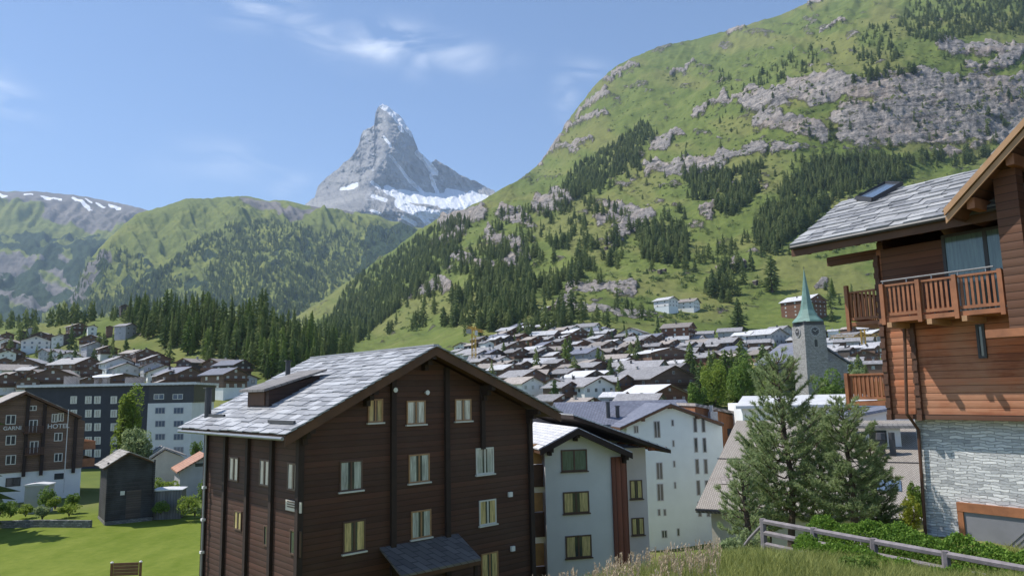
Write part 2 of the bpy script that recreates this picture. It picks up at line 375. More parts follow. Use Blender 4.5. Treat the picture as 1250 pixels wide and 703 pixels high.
def catmull(xs, ys, x):
    # monotone-ish cubic interpolation of columns ys (n,k) at x
    xs = np.asarray(xs, float); ys = np.asarray(ys, float); n = len(xs)
    i = np.clip(np.searchsorted(xs, x) - 1, 0, n - 2); h = xs[i + 1] - xs[i]; t = ((x - xs[i]) / h)[:, None]
    dl = np.diff(ys, axis=0) / np.diff(xs)[:, None]; m = np.zeros_like(ys); m[0] = dl[0]; m[-1] = dl[-1]
    a, b = dl[:-1], dl[1:]; m[1:-1] = np.where(a * b > 0, 2 * a * b / (a + b + 1e-12 * np.sign(a + b) + 1e-30), 0)
    hh = h[:, None]
    return (2 * t**3 - 3 * t**2 + 1) * ys[i] + (t**3 - 2 * t**2 + t) * hh * m[i] + (-2 * t**3 + 3 * t**2) * ys[i + 1] + (t**3 - t**2) * hh * m[i + 1]
def gridfaces(nc, nl):
    i, j = np.meshgrid(np.arange(nc - 1), np.arange(nl - 1), indexing='ij'); a = (i * nl + j).ravel()
    return np.stack([a, a + nl, a + nl + 1, a + 1], -1)
def zy(px, z, d):                              # picture height of a point at depth d and height z
    a = (px - 625) / F
    return proj((a * d, d, z))[1]

# ---------------------------------------------------------------- sheet A: near bank, valley and the right mountain
ND = [1, 6, 12, 18, 27, 40, 65, 100, 150]
NZ = {-500: [-3, -4, -6.5, -9, -12, -13.5, -14, -14, -14], 0: [-3, -4, -6.5, -9, -12.5, -13.8, -14, -13.3, -12.5], 150: [-3, -4, -6.5, -9, -12.5, -13.8, -14, -13.3, -12.5],
      300: [-3, -4, -6.5, -9, -12.5, -13.8, -14, -13.6, -12.5], 430: [-2.8, -3.2, -5, -8, -12, -14, -15, -15, -14], 520: [-2.8, -3.1, -4.3, -7.5, -12, -14.4, -16, -16.5, -15],
      600: [-2.7, -3, -3.6, -6.3, -11, -14.5, -17, -18, -16], 660: [-2.7, -3, -3.42, -5.2, -10, -14.5, -17.4, -19, -17], 700: [-2.6, -2.95, -3.36, -4.7, -9.6, -14.5, -18, -20, -17],
      750: [-2.6, -2.9, -3.35, -4.35, -9, -14.5, -18, -20, -17], 800: [-2.6, -2.9, -3.33, -4.2, -8.2, -14, -18, -20, -17], 900: [-2.6, -2.9, -3.3, -3.95, -7, -12, -17, -19, -16],
      1000: [-2.6, -2.9, -3.3, -4.15, -6, -11, -16, -18, -15], 1100: [-2.6, -2.9, -3.3, -4.3, -5.2, -10, -15, -17, -15], 1250: [-2.6, -2.9, -3.3, -4.4, -5.0, -9, -14, -15, -13], 1750: [-2.6, -2.9, -3.3, -4.4, -5.0, -9, -14, -15, -13]}
FAR = {  # (depth, picture row) per level
 -500: [(210, 540), (300, 500), (420, 470), (600, 440), (800, 420), (1100, 410), (1400, 405), (2200, 400), (3500, 400)],
 0:    [(210, 530), (300, 480), (420, 445), (560, 412), (750, 400), (1000, 396), (1300, 392), (2200, 392), (3500, 392)],
 150:  [(210, 527), (290, 478), (380, 440), (480, 392), (600, 386), (900, 396), (1200, 400), (2000, 402), (3500, 402)],
 300:  [(200, 527), (270, 480), (350, 435), (430, 388), (540, 392), (900, 415), (1200, 415), (2000, 410), (3500, 410)],
 430:  [(200, 525), (280, 482), (370, 455), (480, 437), (700, 422), (1100, 400), (1500, 375), (2200, 340), (3200, 350)],
 520:  [(210, 520), (300, 475), (400, 447), (560, 420), (850, 380), (1250, 335), (1650, 305), (2300, 276), (3200, 290)],
 600:  [(215, 515), (310, 460), (420, 420), (540, 388), (800, 345), (1150, 295), (1500, 262), (1900, 238), (2700, 250)],
 660:  [(215, 515), (310, 460), (420, 415), (530, 384), (780, 335), (1150, 280), (1500, 250), (3000, 198), (3900, 215)],
 700:  [(215, 515), (310, 460), (420, 415), (530, 380), (760, 325), (1150, 265), (1550, 225), (3100, 138), (3900, 155)],
 740:  [(215, 515), (310, 460), (420, 415), (530, 378), (740, 322), (1150, 255), (1600, 200), (3200, 90), (3900, 110)],
 800:  [(215, 515), (310, 460), (420, 418), (530, 380), (720, 320), (1150, 235), (1650, 165), (3200, 58), (3900, 80)],
 900:  [(215, 512), (310, 455), (420, 422), (530, 385), (710, 312), (1130, 200), (1450, 125), (3200, 36), (3900, 55)],
 985:  [(215, 508), (310, 450), (420, 420), (530, 378), (710, 300), (1100, 180), (1270, 105), (3000, 6), (3800, 30)],
 1060: [(215, 505), (310, 446), (420, 415), (530, 372), (700, 292), (1060, 182), (1190, 88), (2900, -22), (3600, -5)],
 1250: [(210, 505), (300, 445), (400, 410), (500, 365), (680, 285), (1000, 196), (1130, 88), (2800, -80), (3500, -70)],
 1750: [(210, 505), (300, 445), (400, 410), (500, 365), (680, 285), (1000, 190), (1130, 80), (2800, -120), (3500, -110)]}
pxc = sorted(NZ)
def interp_far(px):
    ks = sorted(FAR); arr = np.array([[v for p in FAR[k] for v in (math.log(p[0]), p[1])] for k in ks]); return catmull(ks, arr, np.atleast_1d(np.array(px, float)))[0]
cols_px = sorted(set(list(NZ) + list(FAR)))
kn = sorted(NZ); nz_arr = np.array([NZ[k] for k in kn])
ctl = []
for px in cols_px:
    zz = catmull(kn, nz_arr, np.array([float(px)]))[0]; ff = interp_far(px)
    row = []
    for d, z in zip(ND, zz): row += [math.log(d), zy(px, z, d)]
    row += list(ff); ctl.append(row)
ctl = np.array(ctl)
NC = 900
PX = np.concatenate([np.linspace(-500, -10, 60, endpoint=False), np.linspace(-10, 1260, NC - 120), np.linspace(1260, 1750, 61)[1:]]); NC = len(PX)
cc = catmull(cols_px, ctl, PX).reshape(NC, -1, 2)
nlev = cc.shape[1]; tt = np.concatenate([np.linspace(0, 8, 90, endpoint=False), np.linspace(8, 12, 110, endpoint=False), np.linspace(12, 16, 330, endpoint=False), np.linspace(16, 17, 16)])
NLV = len(tt)
LD = catmull(np.arange(nlev), cc[:, :, 0].T, tt).T; PYg = catmull(np.arange(nlev), cc[:, :, 1].T, tt).T
PXg = np.repeat(PX[:, None], NLV, 1); Dg = np.exp(LD)
VA = Pn(PXg, PYg, Dg)
# rock, cut into the grass
ROCK = [(1000, 108, 1250, 108, 20), (1045, 150, 1250, 150, 38), (1090, 120, 1250, 125, 40), (915, 126, 1000, 112, 17), (930, 150, 1000, 158, 16), (845, 140, 905, 114, 4), (850, 201, 930, 184, 8), (945, 185, 970, 183, 8),
        (656, 198, 684, 168, 7), (668, 190, 720, 172, 4), (700, 143, 738, 118, 5), (690, 158, 740, 143, 3), (735, 100, 775, 84, 4), (815, 90, 850, 76, 3), (890, 41, 912, 37, 5), (985, 8, 1005, 2, 5), (1000, 40, 1030, 28, 3),
        (695, 350, 775, 356, 11), (680, 374, 800, 385, 6), (700, 345, 690, 372, 7), (840, 215, 790, 200, 6), (620, 322, 640, 318, 12), (545, 275, 580, 262, 14), (530, 300, 560, 285, 10), (655, 255, 690, 248, 12), (735, 268, 790, 262, 13), (745, 300, 770, 280, 8),
        (600, 288, 630, 300, 9), (860, 262, 880, 250, 8), (880, 330, 905, 322, 7), (1150, 60, 1250, 62, 10), (1190, 85, 1250, 70, 8), (610, 262, 640, 270, 9), (560, 320, 600, 330, 8), (800, 180, 830, 165, 7), (790, 210, 850, 205, 7), (500, 365, 540, 350, 7), (1000, 350, 1010, 345, 6),
        (0, 0, 0, 0, 1)]
warp = (fbm(PXg / 14, PYg / 9, 5, 3) - .5)
rk = strokes(PXg + warp * 26, PYg + warp * 14, ROCK)
rkn = fbm(PXg / 22, PYg / 8, 5, 11)
rock = smooth(.0, .3, rk + (rkn - .60) * .75) * smooth(-.35, -.05, rk) * (Dg > 350)
rock = np.maximum(rock, smooth(.66, .74, fbm(PXg / 26, PYg / 9, 6, 21)) * smooth(600, 900, Dg) * (PXg > 480) * .6)
hill = smooth(260, 900, Dg) * (PXg > -600)
rel = (fbm(PXg / 46, PYg / 30, 6, 5) - .5) * .020 + (fbm(PXg / 12, PYg / 8, 5, 8, .6) - .5) * .006
rg = (fbm(PXg / 30 + warp * .8, (PYg + PXg * .10) / 5.5, 6, 9, .6, True) - .5)
rel = rel + rock * rg * .015 + rock * (fbm(PXg / 9, PYg / 9, 4, 19, .6, True) - .5) * .008 + rock * .003
gully = (fbm((PXg + PYg * .55) / 16, PYg / 90, 4, 31) - .5) * .012 * smooth(900, 1700, Dg)
VA[..., 2] += (rel + gully) * Dg * hill * (1 - smooth(15.7, 16, np.repeat(tt[None, :], NC, 0)) * .55)
near = (fbm(VA[..., 0] / 2.5, VA[..., 1] / 2.5, 4, 14) - .5) * .35 * (1 - smooth(30, 60, Dg)) * smooth(3, 9, Dg)
VA[..., 2] += near
dry = smooth(.45, .65, fbm(PXg / 60, PYg / 25, 4, 41))
lwn = fbm(PXg / 30, PYg / 12, 3, 44) - .5; lawn = np.clip(strokes(PXg + lwn * 20, PYg + lwn * 8, [(-500, 690, 160, 690, 60), (0, 690, 260, 690, 72), (180, 700, 330, 700, 80), (-500, 740, 330, 740, 80)]) * 6, 0, 1)
bank = (1 - smooth(24, 34, Dg)) * 1.0
def ground_mat():
    m, nt, b = newmat('meadow and rock')
    geo = N(nt, 'ShaderNodeNewGeometry'); pos = geo.outputs['Position']
    def mp_(s):
        q = N(nt, 'ShaderNodeMapping'); q.inputs['Scale'].default_value = s; nt.links.new(pos, q.inputs[0]); return q.outputs[0]
    far_0 = attr(nt, 'far')
    n1 = noise(nt, mp_((.012,) * 3), 1, 7, .65); n2 = noise(nt, mp_((.09,) * 3), 1, 6, .7); n3 = noise(nt, mp_((1.2,) * 3), 1, 5, .7)
    k = mathn(nt, 'ADD', mathn(nt, 'MULTIPLY', n1, .5), mathn(nt, 'ADD', mathn(nt, 'MULTIPLY', n2, .35), mathn(nt, 'MULTIPLY', n3, .15)))
    g = ramp(nt, k, [(.30, (.050, .072, .022)), (.44, (.095, .130, .032)), (.56, (.140, .172, .044)), (.70, (.210, .208, .085))])
    g = mixc(nt, mathn(nt, 'MULTIPLY', attr(nt, 'dry'), .45), g, (.215, .200, .075))
    lk = mathn(nt, 'ADD', mathn(nt, 'MULTIPLY', noise(nt, mp_((.35, .12, .3)), 1, 6, .7), .6), mathn(nt, 'MULTIPLY', n3, .4))
    lawnc = ramp(nt, lk, [(.36, (.105, .150, .016)), (.65, (.180, .215, .038))]); g = mixc(nt, attr(nt, 'lawn'), g, lawnc)
    bankc = ramp(nt, n3, [(.3, (.12, .15, .035)), (.7, (.26, .27, .09))]); g = mixc(nt, attr(nt, 'bank'), g, bankc)
    rn_a = noise(nt, mp_((.012, .012, .10)), 1, 9, .76, .9); rn_b = noise(nt, mp_((.10, .10, .022)), 1, 7, .72, .4)
    rn = mathn(nt, 'ADD', mathn(nt, 'MULTIPLY', rn_a, .6), mathn(nt, 'MULTIPLY', rn_b, .4)); rn2 = noise(nt, mp_((.35, .35, .5)), 1, 5, .7)
    rc = ramp(nt, mathn(nt, 'ADD', mathn(nt, 'MULTIPLY', rn, .7), mathn(nt, 'MULTIPLY', rn2, .3)), [(.40, (.045, .046, .05)), (.47, (.20, .19, .185)), (.535, (.35, .32, .30)), (.61, (.56, .48, .41))])
    rc = mixc(nt, mathn(nt, 'MULTIPLY', mathn(nt, 'SUBTRACT', n1, .48, True), 3.0, True), rc, mixc(nt, .5, rc, (.52, .38, .29)))
    n4 = noise(nt, mp_((.045, .045, .07)), 1, 8, .8)
    rk = mathn(nt, 'ADD', attr(nt, 'rock'), mathn(nt, 'MULTIPLY', mathn(nt, 'SUBTRACT', n4, .5), 3.2)); rk = mathn(nt, 'MULTIPLY', mathn(nt, 'SUBTRACT', rk, .42), 3.0, True)
    rk = mathn(nt, 'MULTIPLY', rk, mathn(nt, 'MULTIPLY', attr(nt, 'far'), mathn(nt, 'GREATER_THAN', attr(nt, 'rock'), .02)))
    heath = mathn(nt, 'MULTIPLY', mathn(nt, 'SUBTRACT', n4, .53), 9.0, True); g = mixc(nt, mathn(nt, 'MULTIPLY', mathn(nt, 'MULTIPLY', heath, .65), far_0), g, (.055, .066, .028))
    c = mixc(nt, rk, g, rc)
    nt.links.new(c, b.inputs['Base Color']); b.inputs['Roughness'].default_value = .95; b.inputs['Specular IOR Level'].default_value = .1
    b1 = N(nt, 'ShaderNodeBump'); b1.inputs['Distance'].default_value = 9.0; nt.links.new(mathn(nt, 'MULTIPLY', rn, mathn(nt, 'ADD', mathn(nt, 'MULTIPLY', rk, .9), .12)), b1.inputs['Height'])
    far_f = attr(nt, 'far'); nt.links.new(far_f, b1.inputs['Strength'])
    b2 = N(nt, 'ShaderNodeBump'); b2.inputs['Distance'].default_value = 1.4; nt.links.new(n2, b2.inputs['Height']); nt.links.new(b1.outputs[0], b2.inputs['Normal']); nt.links.new(far_f, b2.inputs['Strength'])
    nt.links.new(b2.outputs[0], b.inputs['Normal']); return m
M['ground'] = ground_mat()
FA = gridfaces(NC, NLV)
# behind the camera the bank goes on
VAf = VA.reshape(-1, 3)
me = npmesh('terrain', VAf, FA, M['ground'], True, {'rock': rock, 'dry': dry * (1 - bank), 'lawn': lawn * (Dg < 150), 'bank': bank, 'far': smooth(150, 600, Dg)})
o = obj('terrain', me); tag(o, kind='structure')
bvh = BVHTree.FromPolygons(VAf.tolist(), FA.tolist())
bank_rear = MB(); bank_rear.add([(-60, -40, -3.2), (60, -40, -3.2), (60, .9, -2.9), (-60, .9, -3.0)], [(0, 1, 2, 3)])
o = bank_rear.build('embankment', M['ground']); tag(o, kind='structure')
def gz(x, y):
    h = bvh.ray_cast(Vector((x, y, 4000)), Vector((0, 0, -1)))
    return h[0].z if h[0] else -14.0
def pixhit(px, py):
    v = P(px, py, 1.0).normalized(); h = bvh.ray_cast(Vector((0, 0, 0)) + v * 5, v); return h[0]

# ---------------------------------------------------------------- far sheets
def sheet(name, pxs, skyl, dsky, bottom, dbot, nrow, material, relief, attrf, back=True, pw=1.0, dfun=None):
    px = np.array(pxs, float); ys = np.interp(px, [a for a, _ in skyl], [b for _, b in skyl])
    ds = np.interp(px, [a for a, _ in dsky], [b for _, b in dsky]); db = np.interp(px, [a for a, _ in dbot], [b for _, b in dbot])
    v = np.linspace(0, 1, nrow)[None, :]; PXl = np.repeat(px[:, None], nrow, 1); PYl = ys[:, None] + (bottom - ys[:, None]) * v
    D = dfun(PXl, PYl) if dfun else ds[:, None] + (db - ds)[:, None] * v**pw
    V = Pn(PXl, PYl, D); V = relief(V, PXl, PYl, D, v)
    at = attrf(PXl, PYl, D)
    # the mountain's far side
    b1 = V[:, :1].copy(); sc = 1.12; b1[..., :2] *= sc; b1[..., 2] *= .80
    b2 = V[:, :1].copy(); b2[..., :2] *= 1.4; b2[..., 2] *= .1
    V = np.concatenate([b2, b1, V], 1); at = {k: np.concatenate([a[:, :1], a[:, :1], a], 1) for k, a in at.items()}
    me = npmesh(name, V.reshape(-1, 3), gridfaces(len(px), nrow + 2), material, True, at)
    o = obj(name, me); tag(o, kind='structure'); return V, o
def mountain_mat(name, alpine=False):
    m, nt, b = newmat(name); pos = N(nt, 'ShaderNodeNewGeometry').outputs['Position']
    def mp_(s):
        q = N(nt, 'ShaderNodeMapping'); q.inputs['Scale'].default_value = s; nt.links.new(pos, q.inputs[0]); return q.outputs[0]
    n1 = noise(nt, mp_((.0022,) * 3), 1, 8, .65); n2 = noise(nt, mp_((.014, .014, .02)), 1, 7, .72)
    k = mathn(nt, 'ADD', mathn(nt, 'MULTIPLY', n1, .55), mathn(nt, 'MULTIPLY', n2, .45))
    if alpine: base = ramp(nt, k, [(.34, (.17, .17, .18)), (.5, (.32, .31, .30)), (.66, (.46, .44, .41))])
    else: base = ramp(nt, k, [(.34, (.09, .10, .035)), (.48, (.155, .185, .045)), (.60, (.22, .235, .055)), (.72, (.28, .26, .12))])
    rc = ramp(nt, k, [(.34, (.09, .09, .095)), (.55, (.22, .20, .19)), (.7, (.33, .30, .27))])
    c = mixc(nt, mathn(nt, 'MULTIPLY', mathn(nt, 'SUBTRACT', mathn(nt, 'ADD', attr(nt, 'rock'), mathn(nt, 'MULTIPLY', n2, .5)), .5), 2.5, True), base, rc)
    fn = noise(nt, mp_((.05,) * 3), 1, 5, .8)
    fc = ramp(nt, fn, [(.35, (.020, .042, .022)), (.65, (.052, .080, .035))])
    c = mixc(nt, mathn(nt, 'MULTIPLY', mathn(nt, 'SUBTRACT', mathn(nt, 'ADD', attr(nt, 'forest'), mathn(nt, 'MULTIPLY', n2, .6)), .6), 5, True), c, fc)
    c = mixc(nt, mathn(nt, 'MULTIPLY', mathn(nt, 'SUBTRACT', mathn(nt, 'ADD', attr(nt, 'snow'), mathn(nt, 'MULTIPLY', n2, .5)), .55), 5, True), c, (.86, .88, .92))
    nt.links.new(c, b.inputs['Base Color']); b.inputs['Roughness'].default_value = .95; b.inputs['Specular IOR Level'].default_value = .1
    b1 = N(nt, 'ShaderNodeBump'); b1.inputs['Distance'].default_value = 70 if alpine else 30; nt.links.new(k, b1.inputs['Height'])
    b2 = N(nt, 'ShaderNodeBump'); b2.inputs['Distance'].default_value = 9; nt.links.new(mathn(nt, 'MULTIPLY', fn, attr(nt, 'forest')), b2.inputs['Height']); nt.links.new(b1.outputs[0], b2.inputs['Normal'])
    nt.links.new(b2.outputs[0], b.inputs['Normal']); return m
M['mountain'] = mountain_mat('green mountain'); M['alpine'] = mountain_mat('alpine rock', True)

# left green mountain
FOREST_B = [(80, 392), (90, 372), (150, 356), (195, 330), (235, 298), (270, 278), (300, 272), (335, 268), (380, 278), (425, 282), (452, 300), (450, 330), (470, 360), (460, 400), (300, 420), (90, 420)]
def relB(V, X, Y, D, v):
    n = (fbm(X / 50, Y / 34, 6, 51) - .5) * .040 + (fbm(X / 14, Y / 10, 5, 52, .6) - .5) * .012 + (fbm((X - Y * .7) / 22, Y / 70, 4, 58, .5, True) - .5) * .018
    V[..., 2] += n * D * smooth(0, .1, v * np.ones_like(D)) + n * D * .25; return V
def atB(X, Y, D):
    w = (fbm(X / 18, Y / 14, 5, 61) - .5)
    f = inpoly(X + w * 34, Y + w * 22, FOREST_B) * 1.0
    clear = strokes(X + w * 20, Y + w * 12, [(215, 335, 262, 312, 7), (236, 348, 240, 338, 9), (205, 358, 225, 355, 6), (330, 305, 345, 325, 4), (415, 345, 430, 360, 5), (300, 285, 296, 300, 4), (345, 290, 352, 300, 3)])
    f *= (clear < 0); f = np.maximum(f, smooth(.60, .66, fbm(X / 12, Y / 9, 4, 66)) * (Y > 300) * .9)
    r = strokes(X + w * 30, Y + w * 10, [(300, 250, 345, 256, 7), (350, 262, 420, 262, 7), (100, 330, 130, 315, 8), (85, 370, 115, 340, 9), (385, 250, 430, 262, 8)])
    f = np.maximum(f, (strokes(X + w * 20, Y + w * 20, [(455, 300, 500, 285, 12), (455, 330, 490, 305, 16), (470, 350, 520, 300, 22)]) > 0) * 1.0)
    return {'rock': np.clip(r * 2, 0, 1), 'forest': f, 'snow': np.zeros_like(X)}
VB, o = sheet('mountain', np.linspace(50, 660, 420), [(50, 396), (70, 380), (88, 362), (108, 318), (135, 287), (165, 262), (200, 252), (235, 244), (290, 242), (350, 247), (400, 255), (450, 264), (500, 274), (560, 288), (660, 310)],
              [(50, 3600), (170, 4600), (300, 5200), (660, 5600)], 440, [(50, 3200), (300, 2500), (660, 3000)], 260, M['mountain'], relB, atB, pw=.8)
# far left ridge with snow patches
def relC(V, X, Y, D, v):
    n = (fbm(X / 44, Y / 26, 6, 71) - .5) * .034 + (fbm((X + Y) / 20, Y / 50, 5, 72, .55, True) - .5) * .022 + (fbm(X / 10, Y / 6, 5, 73, .6) - .5) * .008
    V[..., 2] += n * D * smooth(0, .12, v * np.ones_like(D)) + n * D * .12; return V
def atC(X, Y, D):
    w = (fbm(X / 18, Y / 10, 5, 81) - .5)
    s = strokes(X + w * 8, Y + w * 5, [(52, 243, 76, 247, 1.9), (88, 242, 110, 254, 2.0), (106, 245, 112, 248, 1.3), (134, 250, 145, 253, 1.8), (0, 237, 6, 238, 1.8), (30, 238, 40, 239, 1.2), (118, 248, 128, 252, 1.2)])
    r = np.maximum(strokes(X + w * 30, Y + w * 16, [(20, 240, 170, 256, 15), (60, 262, 160, 275, 12), (0, 345, 120, 380, 26), (60, 320, 110, 345, 12), (0, 330, 40, 325, 9), (-300, 235, 20, 238, 8)]) * 2.5, 0)
    f = smooth(.52, .58, fbm(X / 34, Y / 12, 5, 83)) * (Y > 285) * .9
    f = np.maximum(f, (strokes(X + w * 20, Y + w * 10, [(-300, 398, 250, 388, 16), (90, 330, 110, 305, 12), (40, 385, 100, 380, 10), (0, 300, 60, 315, 8)]) > 0) * 1.0)
    return {'rock': np.clip(r, 0, 1), 'forest': f, 'snow': np.clip(s * 3, 0, 1)}
VC, o = sheet('mountain', np.linspace(-600, 320, 420), [(-600, 215), (-300, 226), (0, 233), (50, 235), (90, 239), (125, 244), (150, 249), (175, 256), (240, 270), (320, 300)],
              [(-600, 8000), (320, 8600)], 440, [(-600, 2800), (320, 3600)], 260, M['mountain'], relC, atC, pw=.75)
# the horned peak: two faces meeting in a ridge that comes towards the valley
SKM = [(355, 262), (372, 250), (384, 240), (388, 228), (393, 222), (407, 211), (420, 199), (430, 190), (438, 177), (441, 165), (444, 160), (452, 156), (457, 151), (458, 140), (461, 132), (467, 128), (474, 131), (481, 137), (487, 141), (492, 147), (499, 156), (504, 166), (508, 176), (511, 184), (520, 193), (526, 199), (532, 196), (540, 199), (552, 207), (563, 214), (580, 221), (598, 230), (607, 237), (622, 246), (645, 262), (690, 285)]
XE = [(128, 467), (150, 474), (170, 473), (185, 470), (208, 460), (228, 449), (260, 430), (330, 400)]
def dM(X, Y):
    xe = np.interp(Y, [a for a, _ in XE], [b for _, b in XE]); de = 9500 - (Y - 128) * 10.5; w = np.abs(X - xe)
    w = np.sqrt(w * w + 4) - 2
    dd = de + np.where(X < xe, 17.0, 11.5) * w
    # the snow shelf under the dark face lies flatter
    return dd - smooth(226, 262, Y) * 1150
def relM(V, X, Y, D, v):
    xe = np.interp(Y, [a for a, _ in XE], [b for _, b in XE]); e = smooth(0, 10, np.abs(X - xe)) * .7 + .3
    n = (fbm(X / 20, Y / 15, 6, 91, .55, True) - .5) * 260 * e + (fbm((X - Y * .6) / 9, Y / 24, 5, 92, .6, True) - .5) * 150 * e
    sc = 1 - n / D; V = V * sc[..., None]
    V[..., 2] += ((fbm(X / 7, Y / 40, 5, 95, .6) - .5) * 60 * (1 - smooth(0, .2, v * np.ones_like(D)))); return V
def atM(X, Y, D):
    w = (fbm(X / 12, Y / 9, 5, 101) - .5)
    S_ = [(472, 231, 492, 241, 5.5), (490, 240, 540, 243, 8), (540, 244, 590, 247, 11), (545, 234, 570, 240, 5), (575, 236, 586, 242, 5), (487, 249, 510, 258, 6), (505, 258, 540, 263, 7), (512, 262, 522, 272, 4), (455, 239, 470, 244, 2.6), (418, 231, 434, 225, 3.4), (455, 223, 461, 228, 2.4),
          (476, 190, 500, 220, 2.0), (500, 220, 520, 240, 2.6), (510, 186, 522, 200, 4.5), (520, 198, 532, 212, 4.5), (466, 130, 480, 137, 4), (474, 134, 487, 148, 4), (484, 146, 498, 158, 3.4), (494, 150, 503, 165, 3), (486, 155, 490, 160, 2.5), (528, 215, 534, 240, 2.4), (492, 265, 505, 272, 3), (470, 168, 476, 178, 1.5), (455, 258, 465, 262, 2)]
    s = strokes(X + w * 9, Y + w * 6, S_)
    s2 = smooth(.60, .68, fbm((X - Y * .5) / 9, Y / 9, 5, 104)) * (X > 440) * .32
    g = smooth(262, 285, Y + w * 20) * .0
    return {'rock': np.ones_like(X) * 0, 'forest': g, 'snow': np.clip(np.clip(s * 4, 0, 1) + s2 * (s > -2), 0, 1)}
VM, o = sheet('mountain', np.linspace(350, 700, 460), SKM, [(0, 9500), (1, 9500)], 340, [(0, 8000), (1, 8000)], 300, M['alpine'], relM, atM, dfun=dM)

# ---------------------------------------------------------------- haze
mh = bpy.data.materials.new('haze'); mh.use_nodes = True; hn = mh.node_tree; hn.nodes.clear()
ho = N(hn, 'ShaderNodeOutputMaterial'); pv = N(hn, 'ShaderNodeVolumePrincipled'); pv.inputs['Density'].default_value = 4.2e-5; pv.inputs['Color'].default_value = (.55, .72, 1.0, 1)
pv.inputs['Anisotropy'].default_value = 0.0; hn.links.new(pv.outputs[0], ho.inputs['Volume'])
hb = MB(); hb.box(-9500, 9500, -60, 15500, -40, 4050)
o = hb.build('haze', mh); tag(o, kind='stuff')
# ---------------------------------------------------------------- building frames
class Fr:
    """a building's own axes: x along its front, y away into it, z up"""
    def __init__(s, ox, oy, th, bz): s.o = Vector((ox, oy, 0)); s.th = R(th); s.ux = Vector((math.cos(s.th), math.sin(s.th), 0)); s.uy = Vector((-math.sin(s.th), math.cos(s.th), 0)); s.bz = bz
    def front(s, px, py, yl=0.0):
        v = P(px, py, 1.0); t = (s.o.dot(s.uy) + yl) / v.dot(s.uy); p = v * t - s.o; return p.dot(s.ux), (v * t).z - s.bz
    def left(s, px, py, xl=0.0):
        v = P(px, py, 1.0); t = (s.o.dot(s.ux) + xl) / v.dot(s.ux); p = v * t - s.o; return p.dot(s.uy), (v * t).z - s.bz
    def root(s, name, label, cat, group=None):
        e = empty(name, (s.o.x, s.o.y, s.bz), s.th); tag(e, label, cat, group); return e
def facebox(mb, face, a0, a1, d0, d1, z0, z1, m=0, off=0.0):
    """box on a face: a along it, d outwards from it"""
    if face == 'front': mb.box(a0, a1, off - d1, off - d0, z0, z1, m)
    elif face == 'left': mb.box(off - d1, off - d0, a0, a1, z0, z1, m)
    elif face == 'right': mb.box(off + d0, off + d1, a0, a1, z0, z1, m)
def curtains(p, face, a, z, w, h, off, mat):
    mb = MB(); q = w * .36
    facebox(mb, face, a - w / 2 + .02, a - w / 2 + q, .0215, .026, z - h / 2 + .02, z + h / 2 - .02, 0, off); facebox(mb, face, a + w / 2 - q, a + w / 2 - .02, .0215, .026, z - h / 2 + .02, z + h / 2 - .02, 0, off)
    mb.build('curtain', mat, p)
def window(parent, face, a, z, w, h, frame='frame_white', pane='curtain', sill=None, off=0.0, panes=2, fw=.07, label=None, depth=.05):
    mb = MB(); facebox(mb, face, a - w / 2 + .01, a + w / 2 - .01, -.03, .02, z - h / 2 + .01, z + h / 2 - .01, 0, off)
    p = mb.build('window', M['glass' if pane.startswith('curtain') else pane], parent)
    if pane.startswith('curtain'): curtains(p, face, a, z, w, h, off, M[pane])
    if label: p['label'] = label
    fb = MB()
    facebox(fb, face, a - w / 2, a - w / 2 + fw, -.02, depth, z - h / 2, z + h / 2, 0, off); facebox(fb, face, a + w / 2 - fw, a + w / 2, -.02, depth, z - h / 2, z + h / 2, 0, off)
    facebox(fb, face, a - w / 2 + fw, a + w / 2 - fw, -.02, depth - .003, z - h / 2, z - h / 2 + fw, 0, off); facebox(fb, face, a - w / 2 + fw, a + w / 2 - fw, -.02, depth - .003, z + h / 2 - fw, z + h / 2, 0, off)
    for k in range(1, panes):
        c = a - w / 2 + w * k / panes; facebox(fb, face, c - fw * .6, c + fw * .6, -.02, depth - .008, z - h / 2 + fw, z + h / 2 - fw, 0, off)
    fb.build('frame', M[frame], p)
    if sill:
        sb = MB(); facebox(sb, face, a - w / 2 - .06, a + w / 2 + .06, -.02, .13, z - h / 2 - .07, z - h / 2 - .002, 0, off); sb.build('sill', M[sill], p)
    return p
